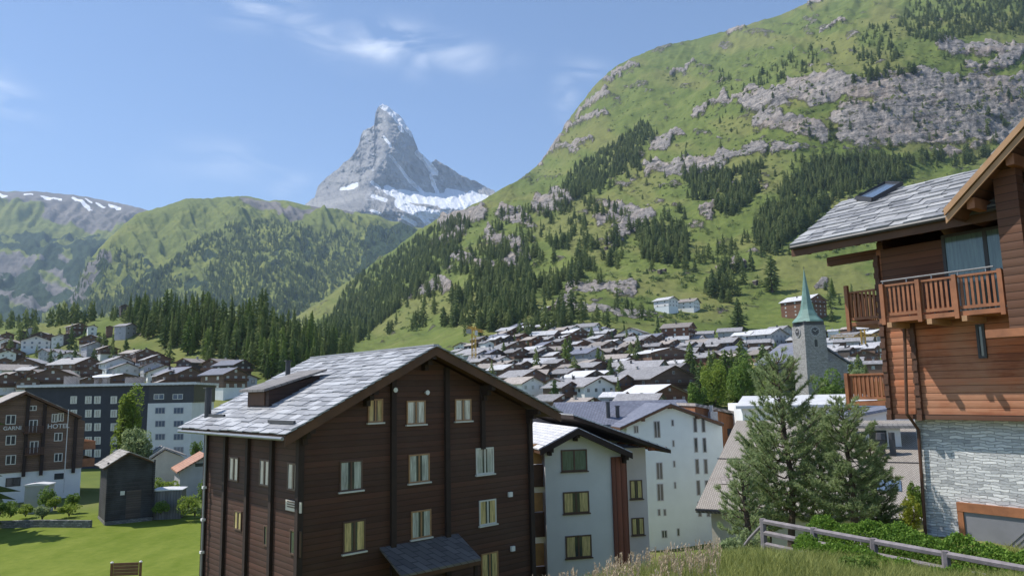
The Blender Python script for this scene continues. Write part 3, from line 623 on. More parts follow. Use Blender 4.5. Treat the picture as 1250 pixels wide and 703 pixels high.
def slabs(mb, y0, y1, x_e, z_e, x_r, z_r, course=.42, seed=1, lift=.0, wmin=.5, wmax=1.1):
    """stone slabs in courses from the eave (x_e,z_e) up to the ridge (x_r,z_r); ridge runs along y"""
    rr = random.Random(seed); L = math.hypot(x_r - x_e, z_r - z_e); ux, uz = (x_r - x_e) / L, (z_r - z_e) / L; nx, nz = (-uz, ux) if ux > 0 else (uz, -ux)
    if nz < 0: nx, nz = -nx, -nz
    n = int(L / course)
    for i in range(n + 1):
        y = y0 + rr.uniform(-.06, .03) - rr.uniform(0, .3)
        s0 = i * course - rr.uniform(0, .04); s1 = min(L, (i + 1) * course + .14)
        if s1 - s0 < .1: continue
        while y < y1:
            w = rr.uniform(wmin, wmax); ya = max(y, y0 - .05); yb = min(y + w - .012, y1 + .05)
            if yb - ya > .08:
                e = rr.uniform(-.05, .03); t = rr.uniform(.035, .07); ta = .05 + lift + rr.uniform(0, .02); j = [rr.uniform(-.03, .03) for _ in range(4)]
                def pt(s, h, yy): return (x_e + ux * s + nx * h, yy, z_e + uz * s + nz * h)
                vs = [pt(s0 + e + j[0], ta, ya), pt(s0 + e + j[1], ta, yb), pt(s1, .012 + lift, yb), pt(s1, .012 + lift, ya),
                      pt(s0 + e + j[0], ta + t, ya), pt(s0 + e + j[1], ta + t, yb), pt(s1, .012 + lift + t, yb), pt(s1, .012 + lift + t, ya)]
                mb.add(vs, [(0, 3, 2, 1), (4, 5, 6, 7), (0, 1, 5, 4), (1, 2, 6, 5), (2, 3, 7, 6), (3, 0, 4, 7)])
            y += w
def gable_poly(W, he, xr, zr, h0, he2=None): return [(0, h0), (W, h0), (W, he2 if he2 is not None else he), (xr, zr), (0, he)]

# ================================================================ the big brown timber hotel
BZ = -14.2
f = Fr(-9.02, 31.48, 42, BZ); W_, L_ = 13.15, 10.6
ze = lambda z: z - BZ
H = f.root('timber_hotel', 'big dark brown timber hotel with pale stone slab roof, nearest building below the grassy bank', 'building')
# the verge plane is 1 m in front of the wall
eL = (-1.1, ze(-1.45)); xr = 6.27; zr = ze(2.28); eR = (14.5, ze(-1.13))
def under(x, t=.42):
    if x <= xr: z = eL[1] + (zr - eL[1]) * (x - eL[0]) / (xr - eL[0])
    else: z = zr + (eR[1] - zr) * (x - xr) / (eR[0] - xr)
    return z - t
w = MB(); w.prism([(0, 0), (W_, 0), (W_, under(W_)), (xr, under(xr)), (0, under(0))], 'y', 0, L_, 0)
wall = w.build('wall', M['timber_gable'], H)
def para(xa, za, xb, zb, t): return [(xa, za), (xb, zb), (xb, zb - t), (xa, za - t)]
r = MB(); r.prism(para(eL[0], eL[1] - .1, xr, zr - .1, .18), 'y', -1.0, L_ + .8); r.prism(para(xr + .002, zr - .1, eR[0], eR[1] - .1, .18), 'y', -1.0, L_ + .8)
roof = r.build('roof', M['fascia'], H)
sb = MB(); slabs(sb, -1.12, L_ + .85, eL[0] - .08, eL[1] - .1, xr, zr - .1, .40, 3); slabs(sb, -1.12, L_ + .85, eR[0] + .08, eR[1] - .1, xr, zr - .1, .40, 4); sb.build('stone_slabs', M['slate_near'], roof)
rc = MB(); rc.box(xr - .16, xr + .16, -1.1, L_ + .85, zr - .06, zr + .02); rc.build('ridge_cap', M['slate_near'], roof)
v = MB()
v.prism(para(eL[0] - .05, eL[1] - .11, xr, zr - .09, .42), 'y', -1.06, -1.001); v.prism(para(xr + .002, zr - .09, eR[0] + .05, eR[1] - .11, .42), 'y', -1.06, -1.001); v.build('barge_board', M['fascia'], roof)
g = MB(); g.tube([(eL[0] - .14, -1.0, eL[1] - .22), (eL[0] - .14, L_ + .8, eL[1] - .22)], .075, 8); g.build('gutter', M['greymetal'], roof)
# purlins under the eaves and verge
for (x, nm) in ((.1, 0), (3.1, 0), (xr, 0), (9.9, 0), (W_ - .1, 0)):
    b = MB(); z = under(x) + .02
    b.box(x - .13, x + .13, -.95, L_ + .7, z - .28, z - .02); b.box(x - .11, x + .11, -.6, 0, z - .52, z - .285); b.box(x - .1, x + .1, -.32, 0, z - .78, z - .525); b.build('purlin', M['timber_post'], H)
for x in (.0, f.front(479, 570)[0], f.front(545, 570)[0], W_):      # clamp posts on the gable front
    b = MB(); b.box(x - .13, x + .13, -.16, .12, .0, under(min(max(x, .2), W_ - .2)) - .05); b.build('corner_post' if x in (0, W_) else 'clamp_post', M['timber_post'], H)
for y in (2.55, 5.2, 7.95, L_):
    b = MB(); b.box(-.15, .1, y - .13, y + .13, 0, eL[1] - .15); b.build('clamp_post', M['timber_post'], H)
# boarding band under each floor, log ends
a_p = f.front(588, 500)[0]; b = MB(); b.box(a_p - .12, a_p + .12, -.15, .1, f.front(588, 548)[1], under(a_p) - .05); b.build('clamp_post', M['timber_post'], H)
def px_window(face, x0, y0, x1, y1, **k):
    if face == 'front': a0, z1 = f.front(x0, y0); a1, z0 = f.front(x1, y1)
    else: a0, z1 = f.left(x0, y0); a1, z0 = f.left(x1, y1)
    if a0 > a1: a0, a1 = a1, a0
    return window(H, face, (a0 + a1) / 2, (z0 + z1) / 2, abs(a1 - a0), z1 - z0, **k)
WS = dict(frame='frame_wood', sill='frame_white')
for (x0, y0, x1, y1, pn, fr_, lb) in [(449, 487, 467, 515, 'curtain_y', 'frame_wood', 'yellow curtained window under the left half of the gable'), (496, 489, 519, 517, 'curtain', 'frame_wood', None), (555, 487, 575, 513, 'curtain', 'frame_wood', None),
                         (414.5, 563, 442, 597, 'curtain', 'frame_brown', None), (498.5, 555, 524, 587, 'curtain', 'frame_wood', None), (580.5, 547, 602.5, 577, 'curtain', 'frame_white', None),
                         (418.5, 637, 445.5, 671, 'curtain_y', 'frame_brown', 'yellow curtained window low on the gable'), (501.5, 624, 526, 654, 'curtain', 'frame_wood', None), (584.5, 611, 605.5, 638, 'curtain_y', 'frame_white', None),
                         (587, 676, 608, 703, 'curtain_y', 'frame_wood', None), (423, 712, 450, 744, 'curtain', 'frame_wood', None)]:
    px_window('front', x0, y0, x1, y1, pane=pn, frame=fr_, sill='frame_white', label=lb)
for (x0, y0, x1, y1, pn) in [(281, 557, 291, 588, 'curtain'), (318, 560, 329, 594, 'curtain'), (352, 564, 366, 600, 'curtain'), (287, 622, 295, 648, 'curtain_y'), (323, 640, 330, 668, 'glass'), (355, 645, 367, 680, 'glass')]:
    px_window('left', x0, y0, x1, y1, pane=pn, frame='frame_brown')
# name board on the left side
t0, z1 = f.left(350.5, 609); t1, z0 = f.left(369, 626)
b = MB(); facebox(b, 'left', min(t0, t1), max(t0, t1), .02, .07, z0, z1); sg = b.build('name_board', M['cream'], H)
b = MB(); a_, c_ = min(t0, t1), max(t0, t1)
for q in range(3): facebox(b, 'left', a_ + .16, c_ - .16, .072, .08, z0 + .14 + q * .1, z0 + .19 + q * .1)
b.build('faded_lettering', M['frame_brown'], sg)
for (px, py) in ((480, 476), (519, 479)):
    a, z = f.front(px, py); b = MB(); b.tube([(a, -.02, z), (a, -.22, z)], [.05, .12], 8); b.build('spotlight', M['white'], H)
for (px, py) in ((622, 603), (625, 669)):
    a, z = f.front(px, py); b = MB(); facebox(b, 'front', a - .12, a + .12, 0, .12, z - .12, z + .12); b.build('wall_lamp', M['white'], H)
for y in (L_ - .35,):
    b = MB(); b.tube([(-.22, y, .3), (-.22, y, eL[1] - .3)], .06, 8); b.build('downpipe', M['greymetal'], H)
    for z in (8.0, 9.6, 6.4): 
        c = MB(); c.box(-.32, -.14, y - .1, y + .1, z, z + .12); c.build('pipe_bracket', M['white'], H)
# shed dormer on the left slope
def on_slope(x): return eL[1] + (zr - eL[1]) * (x - eL[0]) / (xr - eL[0])
dx0, dx1, dy0, dy1 = .75, 3.4, 4.9, 7.4
d_ = MB(); top0 = on_slope(dx0) + .85; d_.prism([(dx0, on_slope(dx0) - .2), (dx1, on_slope(dx1) - .2), (dx1, on_slope(dx1) + .18), (dx0, top0)], 'y', dy0, dy1)
D = d_.build('dormer', M['timber_dark'], H)
b = MB(); sl_ = (on_slope(dx1 + .25) + .28 - top0) / (dx1 - dx0 + .25); b.prism([(dx0 - .35, top0 - .35 * sl_ + .02), (dx1 + .25, on_slope(dx1 + .25) + .28), (dx1 + .25, on_slope(dx1 + .25) + .38), (dx0 - .35, top0 - .35 * sl_ + .14)], 'y', dy0 - .25, dy1 + .25); b.build('dormer_roof', M['roof_dark'], D)
b = MB(); facebox(b, 'left', 5.3, 7.2, .0, .05, on_slope(dx0) + .12, top0 - .12, 0, dx0); b.build('dormer_window', M['fascia'], D)
for (x, y, hh, rad) in ((3.3, 8.35, 1.1, .13), (-.2, 10.2, 1.5, .17)):
    c = MB(); z = on_slope(x); c.tube([(x, y, z - .2), (x, y, z + hh)], rad, 10); c.box(x - rad * 1.2, x + rad * 1.2, y - rad * 1.2, y + rad * 1.2, z + hh, z + hh + .05); c.build('flue', M['darkgrey'], roof)
for (y0, y1, s) in ((-.6, 1.9, .55), (7.9, 10.0, .9)):   # snow boards near the eave
    c = MB(); x = eL[0] + s; z = on_slope(x); c.bar((x, y0, z + .12), (x, y1, z + .12), .1, .12); c.build('snow_guard', M['darkgrey'], roof)
# porch canopy at the right part of the gable front
a0, z0 = f.front(490, 697, -1.6); a1, z1 = f.front(583, 684, -1.6)
top_l, zt = f.front(478, 664); top_r, zt2 = f.front(565, 650)
cn_ = MB(); zt = (zt + zt2) / 2; zb = (z0 + z1) / 2; al = a0 - .1; ar = a1 + .1
cn_.prism([(0.02, zt), (-1.75, zb), (-1.75, zb - .10), (0.02, zt - .10)], 'x', al, ar)
CP = cn_.build('porch_canopy', M['roof_dark'], H)
c = MB(); c.box(al + .1, al + .25, -1.6, -1.45, 0, zb - .02); c.build('canopy_post', M['timber_post'], CP); c = MB(); c.box(ar - .25, ar - .1, -1.6, -1.45, 0, zb - .02); c.build('canopy_post', M['timber_post'], CP)
c = MB(); c.box(al, ar, -1.72, -1.60, zb - .28, zb - .09); c.build('canopy_beam', M['fascia'], CP)

# ================================================================ white house with the red brown panel, pink house behind it
BZ2 = -17.5
f2 = Fr(*(P(666, 600, 47.5).xy), 14, BZ2); zz = lambda z: z - BZ2
A = f2.root('white_house', 'white rendered house with a tall red brown timber panel, right of the timber hotel', 'house')
xe_, ze_ = f2.front(748, 600); W2 = f2.front(765, 600)[0]; Wp = f2.front(747, 600)[0]
apx, apz = f2.front(706, 523, -.9); elx, elz = f2.front(659, 549, -.9); erx, erz = f2.front(772, 553, -.9)
L2 = 10.0
def und(x): return (elz + (apz - elz) * (x - elx) / (apx - elx) if x < apx else apz + (erz - apz) * (x - apx) / (erx - apx)) - .30
w = MB(); w.prism([(0, 0), (W2, 0), (W2, und(W2)), (apx, und(apx)), (0, und(0))], 'y', 0, L2); w.build('wall', M['white_cool'], A)
b = MB(); b.box(Wp, W2 + .02, -.12, .4, 1.2, und(W2) - .02); b.build('timber_panel', M['redpanel'], A)
r = MB(); r.prism(para(elx, elz - .02, apx, apz - .02, .22), 'y', -.9, L2); r.prism(para(apx + .002, apz - .02, erx, erz - .02, .22), 'y', -.9, L2); rf = r.build('roof', M['fascia'], A)
s_ = MB(); s_.prism([(elx - .05, elz), (apx, apz), (apx, apz + .08), (elx - .05, elz + .08)], 'y', -.85, L2); s_.prism([(apx + .002, apz), (erx, erz), (erx, erz + .08), (apx + .002, apz + .08)], 'y', -.85, L2); s_.build('roof_slates', M['roof_pale'], rf)
b = MB(); b.prism(para(elx, elz + .02, apx, apz + .02, .38), 'y', -.95, -.901); b.prism(para(apx + .002, apz + .02, erx, erz + .02, .38), 'y', -.95, -.901); b.build('barge_board', M['timber_post'], rf)
for x in (.25, apx, W2 - .2):
    b = MB(); b.box(x - .12, x + .12, -.8, 0, und(x) - .28, und(x) + .05); b.box(x - .1, x + .1, -.45, 0, und(x) - .5, und(x) - .285); b.build('purlin', M['timber_post'], A)
for (x0, y0, x1, y1, pn) in [(684.5, 548, 717, 575, 'glass_green'), (687, 599.5, 719.5, 626, 'curtain_y'), (690, 653, 722.5, 680, 'curtain_y')]:
    a0, z1 = f2.front(x0, y0 + 1); a1, z0 = f2.front(x1, y1 - 1); window(A, 'front', (a0 + a1) / 2, (z0 + z1) / 2, a1 - a0, z1 - z0, frame='frame_brown', pane=pn, sill='frame_brown', fw=.09)
for (yt, yo, ym, yb) in ((542, 566, 566, 594), (602, 624, 624, 655), (664, 690, 690, 706)):   # balconies seen end on
    x0, zt = f2.front(643, yt, .6); x1, zm = f2.front(663, yo, .6); zb = f2.front(650, yb, .6)[1]
    bal = MB(); bal.box(-1.35, -.002, .5, 5.0, zb, zb + .16); B_ = bal.build('balcony', M['timber_dark'], A)
    b = MB(); b.box(-1.37, -.002, .40, .48, zb, zm); b.box(-1.42, -1.36, .40, 5.0, zb, zm); b.build('balustrade', M['brown_rail'], B_)
    b = MB(); n_ = 6; rr_ = .35; pts = [(-.02, zm + .01), (-1.2, zm + .01), (-1.2, zt - rr_)] + [(-1.2 + rr_ - rr_ * math.cos(q * math.pi / 2 / n_), zt - rr_ + rr_ * math.sin(q * math.pi / 2 / n_)) for q in range(1, n_ + 1)] + [(-.02, zt)]
    b.prism(pts, 'y', .62, .70); b.build('side_screen', M['screen'], B_)
f3 = Fr(*(P(764, 600, 50.5).xy), 14, BZ2)
A = f3.root('pink_house', 'pale pink house with broad brown eaves close behind the white rendered house', 'house')
W3 = f3.front(790, 600)[0]; ax3, az3 = f3.front(700, 507, -1.6); ex3, ez3 = f3.front(819, 549, -1.6); lx3 = ax3 - 3.6; lz3 = az3 - 1.7
def und3(x): return (lz3 + (az3 - lz3) * (x - lx3) / (ax3 - lx3) if x < ax3 else az3 + (ez3 - az3) * (x - ax3) / (ex3 - ax3)) - .3
xl3 = lx3 + .8
w = MB(); w.prism([(xl3, 0), (W3, 0), (W3, und3(W3)), (ax3, und3(ax3)), (xl3, und3(xl3))], 'y', 8.2, 17); w.box(-.6, W3, 0, 8.198, 0, und3(W3)); w.build('wall', M['pink'], A)
r = MB(); r.prism(para(ax3, az3, ex3, ez3, .22), 'y', -1.6, 17.5); r.prism(para(lx3, lz3, ax3 - .002, az3, .22), 'y', 8.0, 17.5); rf = r.build('roof', M['timber_post'], A)
s_ = MB(); s_.prism([(ax3, az3 + .01), (ex3, ez3 + .01), (ex3, ez3 + .09), (ax3, az3 + .09)], 'y', -1.55, 17.5); s_.prism([(lx3, lz3 + .01), (ax3 - .002, az3 + .01), (ax3 - .002, az3 + .09), (lx3, lz3 + .09)], 'y', 8.0, 17.5); s_.build('roof_slates', M['roof_pale'], rf)
for y in (-1.2, .3, 2.2, 4.2):
    b = MB(); b.box(W3 - .3, ex3 - .15, y - .11, y + .11, und3(W3) - .12, und3(W3) + .1); b.build('rafter', M['redpanel'], A)
for (x0, y0, x1, y1) in [(768.5, 586, 784.5, 608), (770.5, 632, 786.5, 652)]:
    a0, z1 = f3.front(x0, y0); a1, z0 = f3.front(x1, y1); window(A, 'front', (a0 + a1) / 2, (z0 + z1) / 2, a1 - a0, z1 - z0, frame='frame_brown', pane='curtain_y', sill='frame_brown')

# ================================================================ pale blue apartment house
BZ4 = -20.6
f4 = Fr(*(P(768, 600, 95).xy), 8, BZ4)
A = f4.root('apartment_house', 'tall pale blue apartment house with rows of narrow windows and a blue grey slate roof', 'building')
W4 = f4.front(886, 600)[0]; ax, az = f4.front(819, 493, -.9); lx, lz = f4.front(757, 522, -.9); rx, rz = f4.front(884, 517, -.9)
def und4(x): return (lz + (az - lz) * (x - lx) / (ax - lx) if x < ax else az + (rz - az) * (x - ax) / (rx - ax)) - .35
w = MB(); w.prism([(0, -3), (W4, -3), (W4, und4(W4)), (ax, und4(ax)), (0, und4(0))], 'y', 0, 13); w.build('wall', M['paleblue'], A)
r = MB(); r.prism(para(lx, lz, ax, az, .3), 'y', -.9, 13.5); r.prism(para(ax + .002, az, rx, rz, .3), 'y', -.9, 13.5); rf = r.build('roof', M['fascia'], A)
s_ = MB(); s_.prism([(lx, lz + .01), (ax, az + .01), (ax, az + .09), (lx, lz + .09)], 'y', -.88, 13.5); s_.prism([(ax + .002, az + .01), (rx, rz + .01), (rx, rz + .09), (ax + .002, az + .09)], 'y', -.88, 13.5); s_.build('roof_slates', M['roof_blue'], rf)
# lower wing towards the left with its ridge across
bx0 = f4.front(684, 520, 6)[0]; bz_top = f4.front(760, 489, 10)[1]; bz_e = f4.front(700, 519, 4)[1]
w = MB(); w.prism([(4.6, -3), (15.4, -3), (15.4, bz_e - .5), (10, bz_top - .45), (4.6, bz_e - .5)], 'x', bx0 + .8, -.01); w.build('side_wing', M['paleblue'], A)
r = MB(); r.prism([(3.6, bz_e), (10, bz_top), (10, bz_top - .3), (3.6, bz_e - .3)], 'x', bx0, W4 - 1.0); r.prism([(10.002, bz_top), (16.4, bz_e), (16.4, bz_e - .3), (10.002, bz_top - .3)], 'x', bx0, W4 - 1.0); r.build('wing_roof', M['roof_blue'], rf)
for px in (743, 754.5):
    a, z = f4.front(px, 520, 5.5); z1 = f4.front(px, 491 if px < 750 else 496, 5.5)[1]; c = MB(); c.tube([(a, 5.5, z - .5), (a, 5.5, z1)], .28, 8); c.tube([(a, 5.5, z1 + .02), (a, 5.5, z1 + .12)], .38, 8); c.build('flue', M['darkgrey'], rf)
a, z = f4.front(871, 519, 2); c = MB(); c.box(a - .5, a + .5, 1.6, 2.4, z - 1.5, z + 1.8); c.tube([(a - .2, 2, z + 1.8), (a - .2, 2, z + 2.6)], .3, 8); c.build('steel_flue', M['greymetal'], rf)
for x in (ax, ax - 3.6, ax + 3.6):
    b = MB(); b.box(x - .15, x + .15, -.8, 0, und4(x) - .25, und4(x) + .1); b.build('purlin', M['fascia'], A)
for (cx, cy, ww, hh) in [(776.5, 524, 6, 9), (802, 524, 8, 20), (805, 574.5, 8, 20), (806, 600.5, 8, 20), (821, 516, 3.5, 8), (822, 541, 3, 8), (823, 566, 3, 8), (824, 592, 3, 8), (804.5, 625, 3.5, 8), (811.5, 625, 3.5, 8),
                         (811, 651.5, 7, 9), (828, 649, 3.5, 9), (848.5, 518.5, 5, 18), (858.5, 518.5, 5, 18), (849.5, 543, 5, 18), (860, 543, 5, 18), (851, 569, 5, 18), (861.5, 569, 5, 18), (852.5, 595, 5, 18), (863, 595, 5, 18), (854, 621, 5, 18), (864.5, 621, 5, 18)]:
    a, z = f4.front(cx, cy); k = 95 / 900; window(A, 'front', a, z, ww * k, hh * k, frame='grey_wall', pane='glass', panes=2 if ww > 5 else 1, fw=.09)
f5 = Fr(*(P(880, 560, 99).xy), 8, -18)
A = f5.root('timber_annex', 'orange brown boarded gable house behind the pale blue apartment house', 'house')
a1 = f5.front(903, 540)[0]; zl = f5.front(872, 496)[1]; zr5 = f5.front(908, 502)[1]
w = MB(); w.prism([(-3, -3), (a1, -3), (a1, zr5 - .7), (-1.8, zl), (-3, zl)], 'y', .5, 12); w.build('wall', M['orange_wood'], A)
r = MB(); r.prism([(-3.2, zl + .1), (a1 + .9, zr5 - .6), (a1 + .9, zr5 - .25), (-3.2, zl + .5)], 'y', -.3, 12.3); rf = r.build('roof', M['roof_brown'], A)
b = MB(); facebox(b, 'front', a1 - 1.4, a1 - .8, 0, .05, zr5 - 3.2, zr5 - 2.2, 0, .5); b.build('window', M['glass'], A)

# ================================================================ broad beige shingled roof, white flat roofed house behind it
f6 = Fr(*(P(849, 620, 62).xy), -27, -16)
A = f6.root('broad_roof_house', 'low house under one broad beige shingled roof, behind the young pine trees', 'house')
e0 = P(849, 620, 62); zE = e0.z + 16; rd = P(899, 513, 78); yl = (rd - f6.o).dot(f6.uy); xl = (rd - f6.o).dot(f6.ux); zR = rd.z + 16
print('beige', yl, xl, zE, zR)
w = MB(); w.prism([(1, -4), (yl * 2 - 1, -4), (yl * 2 - 1, zE - .2), (yl, zR - .5), (1, zE - .2)], 'x', 1, 34); w.build('wall', M['cream'], A)
r = MB(); r.add([(0, 0, zE), (35, 0, zE), (35, yl, zR), (xl, yl, zR), (0, 0, zE - .35), (35, 0, zE - .35), (35, yl, zR - .35), (xl, yl, zR - .35)], [(0, 1, 2, 3), (7, 6, 5, 4), (4, 5, 1, 0), (5, 6, 2, 1), (6, 7, 3, 2), (7, 4, 0, 3)])
r.prism([(yl + .002, zR), (yl * 2, zE), (yl * 2, zE - .35), (yl + .002, zR - .35)], 'x', xl, 35); rf = r.build('roof', M['roof_beige'], A)
c = MB(); c.bar((0, -.08, zE - .1), (35, -.08, zE - .1), .14, .14); c.build('gutter', M['darkgrey'], rf)
tm = (563 - 620) / (513 - 620); c = MB(); zt = zE + (zR - zE) * .5; c.bar((xl * .5 - .1, yl * .5, zt + .04), (35, yl * .5, zt + .04), .12, .08); c.build('snow_bar', M['darkgrey'], rf)
def on6(px, py):
    v = P(px, py, 1.0); best = None
    for i in range(400):
        t = 40 + i * .15; p = v * t; l = Vector((p.x, p.y, 0)) - f6.o; y = l.dot(f6.uy); z = zE + (zR - zE) * y / yl - 16
        if p.z < z: return l.dot(f6.ux), y, z + 16
    return 20, 8, zE
for (px, py, hh) in [(1077.5, 556, 1.9), (1090.5, 556, 1.9)]:
    x, y, z = on6(px, py); c = MB(); c.box(x - .25, x + .25, y - .25, y + .25, z - .5, z + hh * .7); c.tube([(x, y, z + hh * .7), (x, y, z + hh)], [.45, .38] if px < 1080 else .25, 8); c.build('chimney', M['darkgrey'], rf)
x, y, z = on6(1081, 593); sl6 = (zR - zE) / yl; c = MB(); c.add([(x - 1.1, y - .9, z - .9 * sl6 + .1), (x + 1.1, y - .9, z - .9 * sl6 + .1), (x + 1.1, y + .9, z + .9 * sl6 + .1), (x - 1.1, y + .9, z + .9 * sl6 + .1), (x - 1.1, y - .9, z - .9 * sl6 - .1), (x + 1.1, y - .9, z - .9 * sl6 - .1), (x + 1.1, y + .9, z + .9 * sl6 - .1), (x - 1.1, y + .9, z + .9 * sl6 - .1)],
    [(0, 1, 2, 3), (4, 5, 1, 0), (5, 6, 2, 1), (6, 7, 3, 2), (7, 4, 0, 3)]); sk = c.build('skylight', M['glass_blue'], rf)
x, y, z = on6(892, 586); c = MB(); c.add([(x - .9, y - .9, z - .9 * sl6 + .06), (x + .9, y - .9, z - .9 * sl6 + .06), (x + .9, y + .9, z + .9 * sl6 + .06), (x - .9, y + .9, z + .9 * sl6 + .06)], [(0, 1, 2, 3)]); c.build('hatch', M['roof_brown'], rf)
# terrace dormer with a dark flat roof at 1065-1105, 515-545
x, y, z = on6(1076, 547); c = MB(); c.box(x - 1.2, x + 1.6, y + .3, y + 3, z, z + 1.7); dm = c.build('dormer', M['white'], rf); c = MB(); c.box(x - 3.2, x + 3.0, y - .6, y + 3.4, z + 1.72, z + 1.95); c.build('dormer_roof', M['roof_dark'], dm)
c = MB(); facebox(c, 'front', x - .9, x + .5, .0, .05, z + .3, z + 1.5, 0, y + .3); c.build('dormer_window', M['glass'], dm)
f7 = Fr(*(P(902, 500, 92).xy), -8, -16)
A = f7.root('flat_roofed_house', 'white house with flat white roof edge just above the beige shingled roof', 'house')
x1 = f7.front(1072, 505)[0]; z1 = f7.front(960, 488)[1]; w = MB(); w.box(.4, x1, 0, 12, -4, z1 - .5); w.build('wall', M['white'], A)
r = MB(); r.add([(-.5, -1, z1 - .6), (x1 + .5, -1, z1 - .6), (x1 + .5, 6, z1 + .5), (-.5 + 2, 6, z1 + .5), (-.5, -1, z1 - .95), (x1 + .5, -1, z1 - .95), (x1 + .5, 6, z1 + .2), (1.5, 6, z1 + .2)], [(0, 1, 2, 3), (7, 6, 5, 4), (4, 5, 1, 0), (5, 6, 2, 1), (6, 7, 3, 2), (7, 4, 0, 3)]); r.build('roof', M['roof_white'], A)
for px in (966, 978, 990, 1003):
    a, z = f7.front(px, 509); window(A, 'front', a, z, 1.0, 1.4, frame='frame_dark', pane='glass', panes=1)
f8 = Fr(*(P(1042, 540, 84).xy), -12, -14)
A = f8.root('grey_house', 'pale grey house with low blue grey roof between the pines and the timber chalet', 'house')
z1 = f8.front(1060, 498)[1]; w = MB(); w.prism([(0, -4), (14, -4), (14, z1 - 1.2), (6, z1), (0, z1 - 1)], 'y', 0, 9); w.build('wall', M['white_cool'], A)
r = MB(); r.prism([(-.6, z1 - 1.1), (6, z1 + .1), (6, z1 + .4), (-.6, z1 - .8)], 'y', -.8, 9.5); r.prism([(6.002, z1 + .1), (14.6, z1 - 1.3), (14.6, z1 - 1), (6.002, z1 + .4)], 'y', -.8, 9.5); r.build('roof', M['roof_blue'], A)
c = MB(); a, z = f8.front(1063, 520); window(A, 'front', a, z, 1.2, 1.3, pane='glass', frame='frame_dark')

# ================================================================ timber and stone chalet on the right
BZC = -5.6
fc = Fr(12.05, 24.0, -55.2, BZC); z_ = lambda z: z - BZC
C = fc.root('timber_chalet', 'large chalet of orange brown boards on a grey dry stone ground floor', 'house')
zt = fc.front(1077, 510)[1]; zeave = z_(4.7)
WC, LC = 9.5, 7.6
w = MB(); w.box(.55, WC, .40, LC, -2.5, zt - .001); SB = w.build('stone_base', M['stone_wall'], C)
w = MB(); w.box(0, WC, 0, LC, zt, zeave - .35); TW = w.build('timber_wall', M['larch'], C)
zbal = fc.front(1085, 386)[1]      # upper storey set back behind darker boards
b = MB(); b.box(-.03, WC, -.05, -.002, zt - .02, zt + .14); b.build('base_beam', M['larch_dark'], C)
# log end posts
for x in (.0, 0.95):
    b = MB(); z0p = zt - .05; z1p = zeave - .45 if x == 0 else fc.front(1100, 392)[1]
    n = int((z1p - z0p) / .19)
    for q in range(n): b.box(x - .07 + (q % 2) * .015, x + .09, -.14 + (q % 2) * .03, .05, z0p + q * .19, z0p + q * .19 + .185)
    b.build('log_ends', M['brown_rail'], C)
b = MB(); b.box(.17, WC, -.045, -.001, zbal + .15, zeave - .36); b.build('upper_boarding', M['larch_dark'], C)
# small slot window, big glazed door
a0, z1 = fc.front(1191, 396); a1, z0 = fc.front(1206, 437); window(C, 'front', (a0 + a1) / 2, (z0 + z1) / 2, a1 - a0, z1 - z0, frame='frame_dark', pane='glass', panes=1)
a0, z1 = fc.front(1150, 288); a1, z0 = fc.front(1235, 384); a1 = max(a1, a0 + 2.4)
window(C, 'front', (a0 + a1) / 2, (z0 + z1) / 2 , a1 - a0, z1 - z0, frame='frame_dark', pane='glass_green', panes=2, off=-.05, fw=.09)
# front balcony
bx0_ = fc.front(1078, 386, -1.0)[0]; bx1_ = fc.front(1229, 366, -1.0)[0]; zt_r = fc.front(1080, 348, -1.0)[1]; zb_r = fc.front(1080, 388, -1.0)[1]
print('balcony', bx0_, bx1_, zt_r, zb_r, zbal, 'eave', zeave, 'zt', zt)
fl = MB(); fl.box(bx0_ - .1, bx1_ + .3, -1.05, -.06, zb_r - .16, zb_r - .02); BL = fl.build('balcony', M['larch_rail'], C); BL['label'] = 'long balcony on the front of the chalet'
def rail_front(mb, x0, x1, y, zb, zt, along='x', n=None):
    L = abs(x1 - x0); n = n or int(L / .135)
    for q in range(n + 1):
        t = x0 + (x1 - x0) * q / n
        if along == 'x': mb.box(t - .035, t + .035, y - .015, y + .015, zb + .06, zt - .04)
        else: mb.box(y - .015, y + .015, t - .035, t + .035, zb + .06, zt - .04)
    if along == 'x': mb.box(x0, x1, y - .045, y + .045, zt - .06, zt); mb.box(x0, x1, y - .04, y + .04, zb + .04, zb + .13); mb.box(x0, x1, y - .06, y + .02, zb - .15, zb - .02)
    else: mb.box(y - .045, y + .045, x0, x1, zt - .06, zt); mb.box(y - .04, y + .04, x0, x1, zb + .04, zb + .13); mb.box(y - .06, y + .02, x0, x1, zb - .15, zb - .02)
b = MB(); rail_front(b, bx0_, bx1_, -1.0, zb_r, zt_r); b.build('railing', M['larch_rail'], BL)
for px in (1079, 1123.5, 1169, 1226):
    a = fc.front(px, 380, -1.06)[0]; b = MB(); b.box(a - .06, a + .06, -1.13, -1.05, zb_r - .22, zt_r + .03); b.build('railing_post', M['larch_rail'], BL)
for px in (1098, 1147, 1190):
    a = fc.front(px, 395, -.6)[0]; b = MB(); b.box(a - .07, a + .07, -1.2, 0, zb_r - .32, zb_r - .165); b.build('joist', M['fascia_pale'], BL)
b = MB(); zz_ = zt_r + .14; b.tube([(bx0_ - .05, -.85, zz_), (bx1_ - .3, -.85, zz_)], .025, 6); 
for q in range(5): x = bx0_ + (bx1_ - bx0_ - .5) * q / 4; b.tube([(x, -.85, zb_r), (x, -.85, zz_)], .018, 6)
b.build('handrail', M['greymetal'], BL)
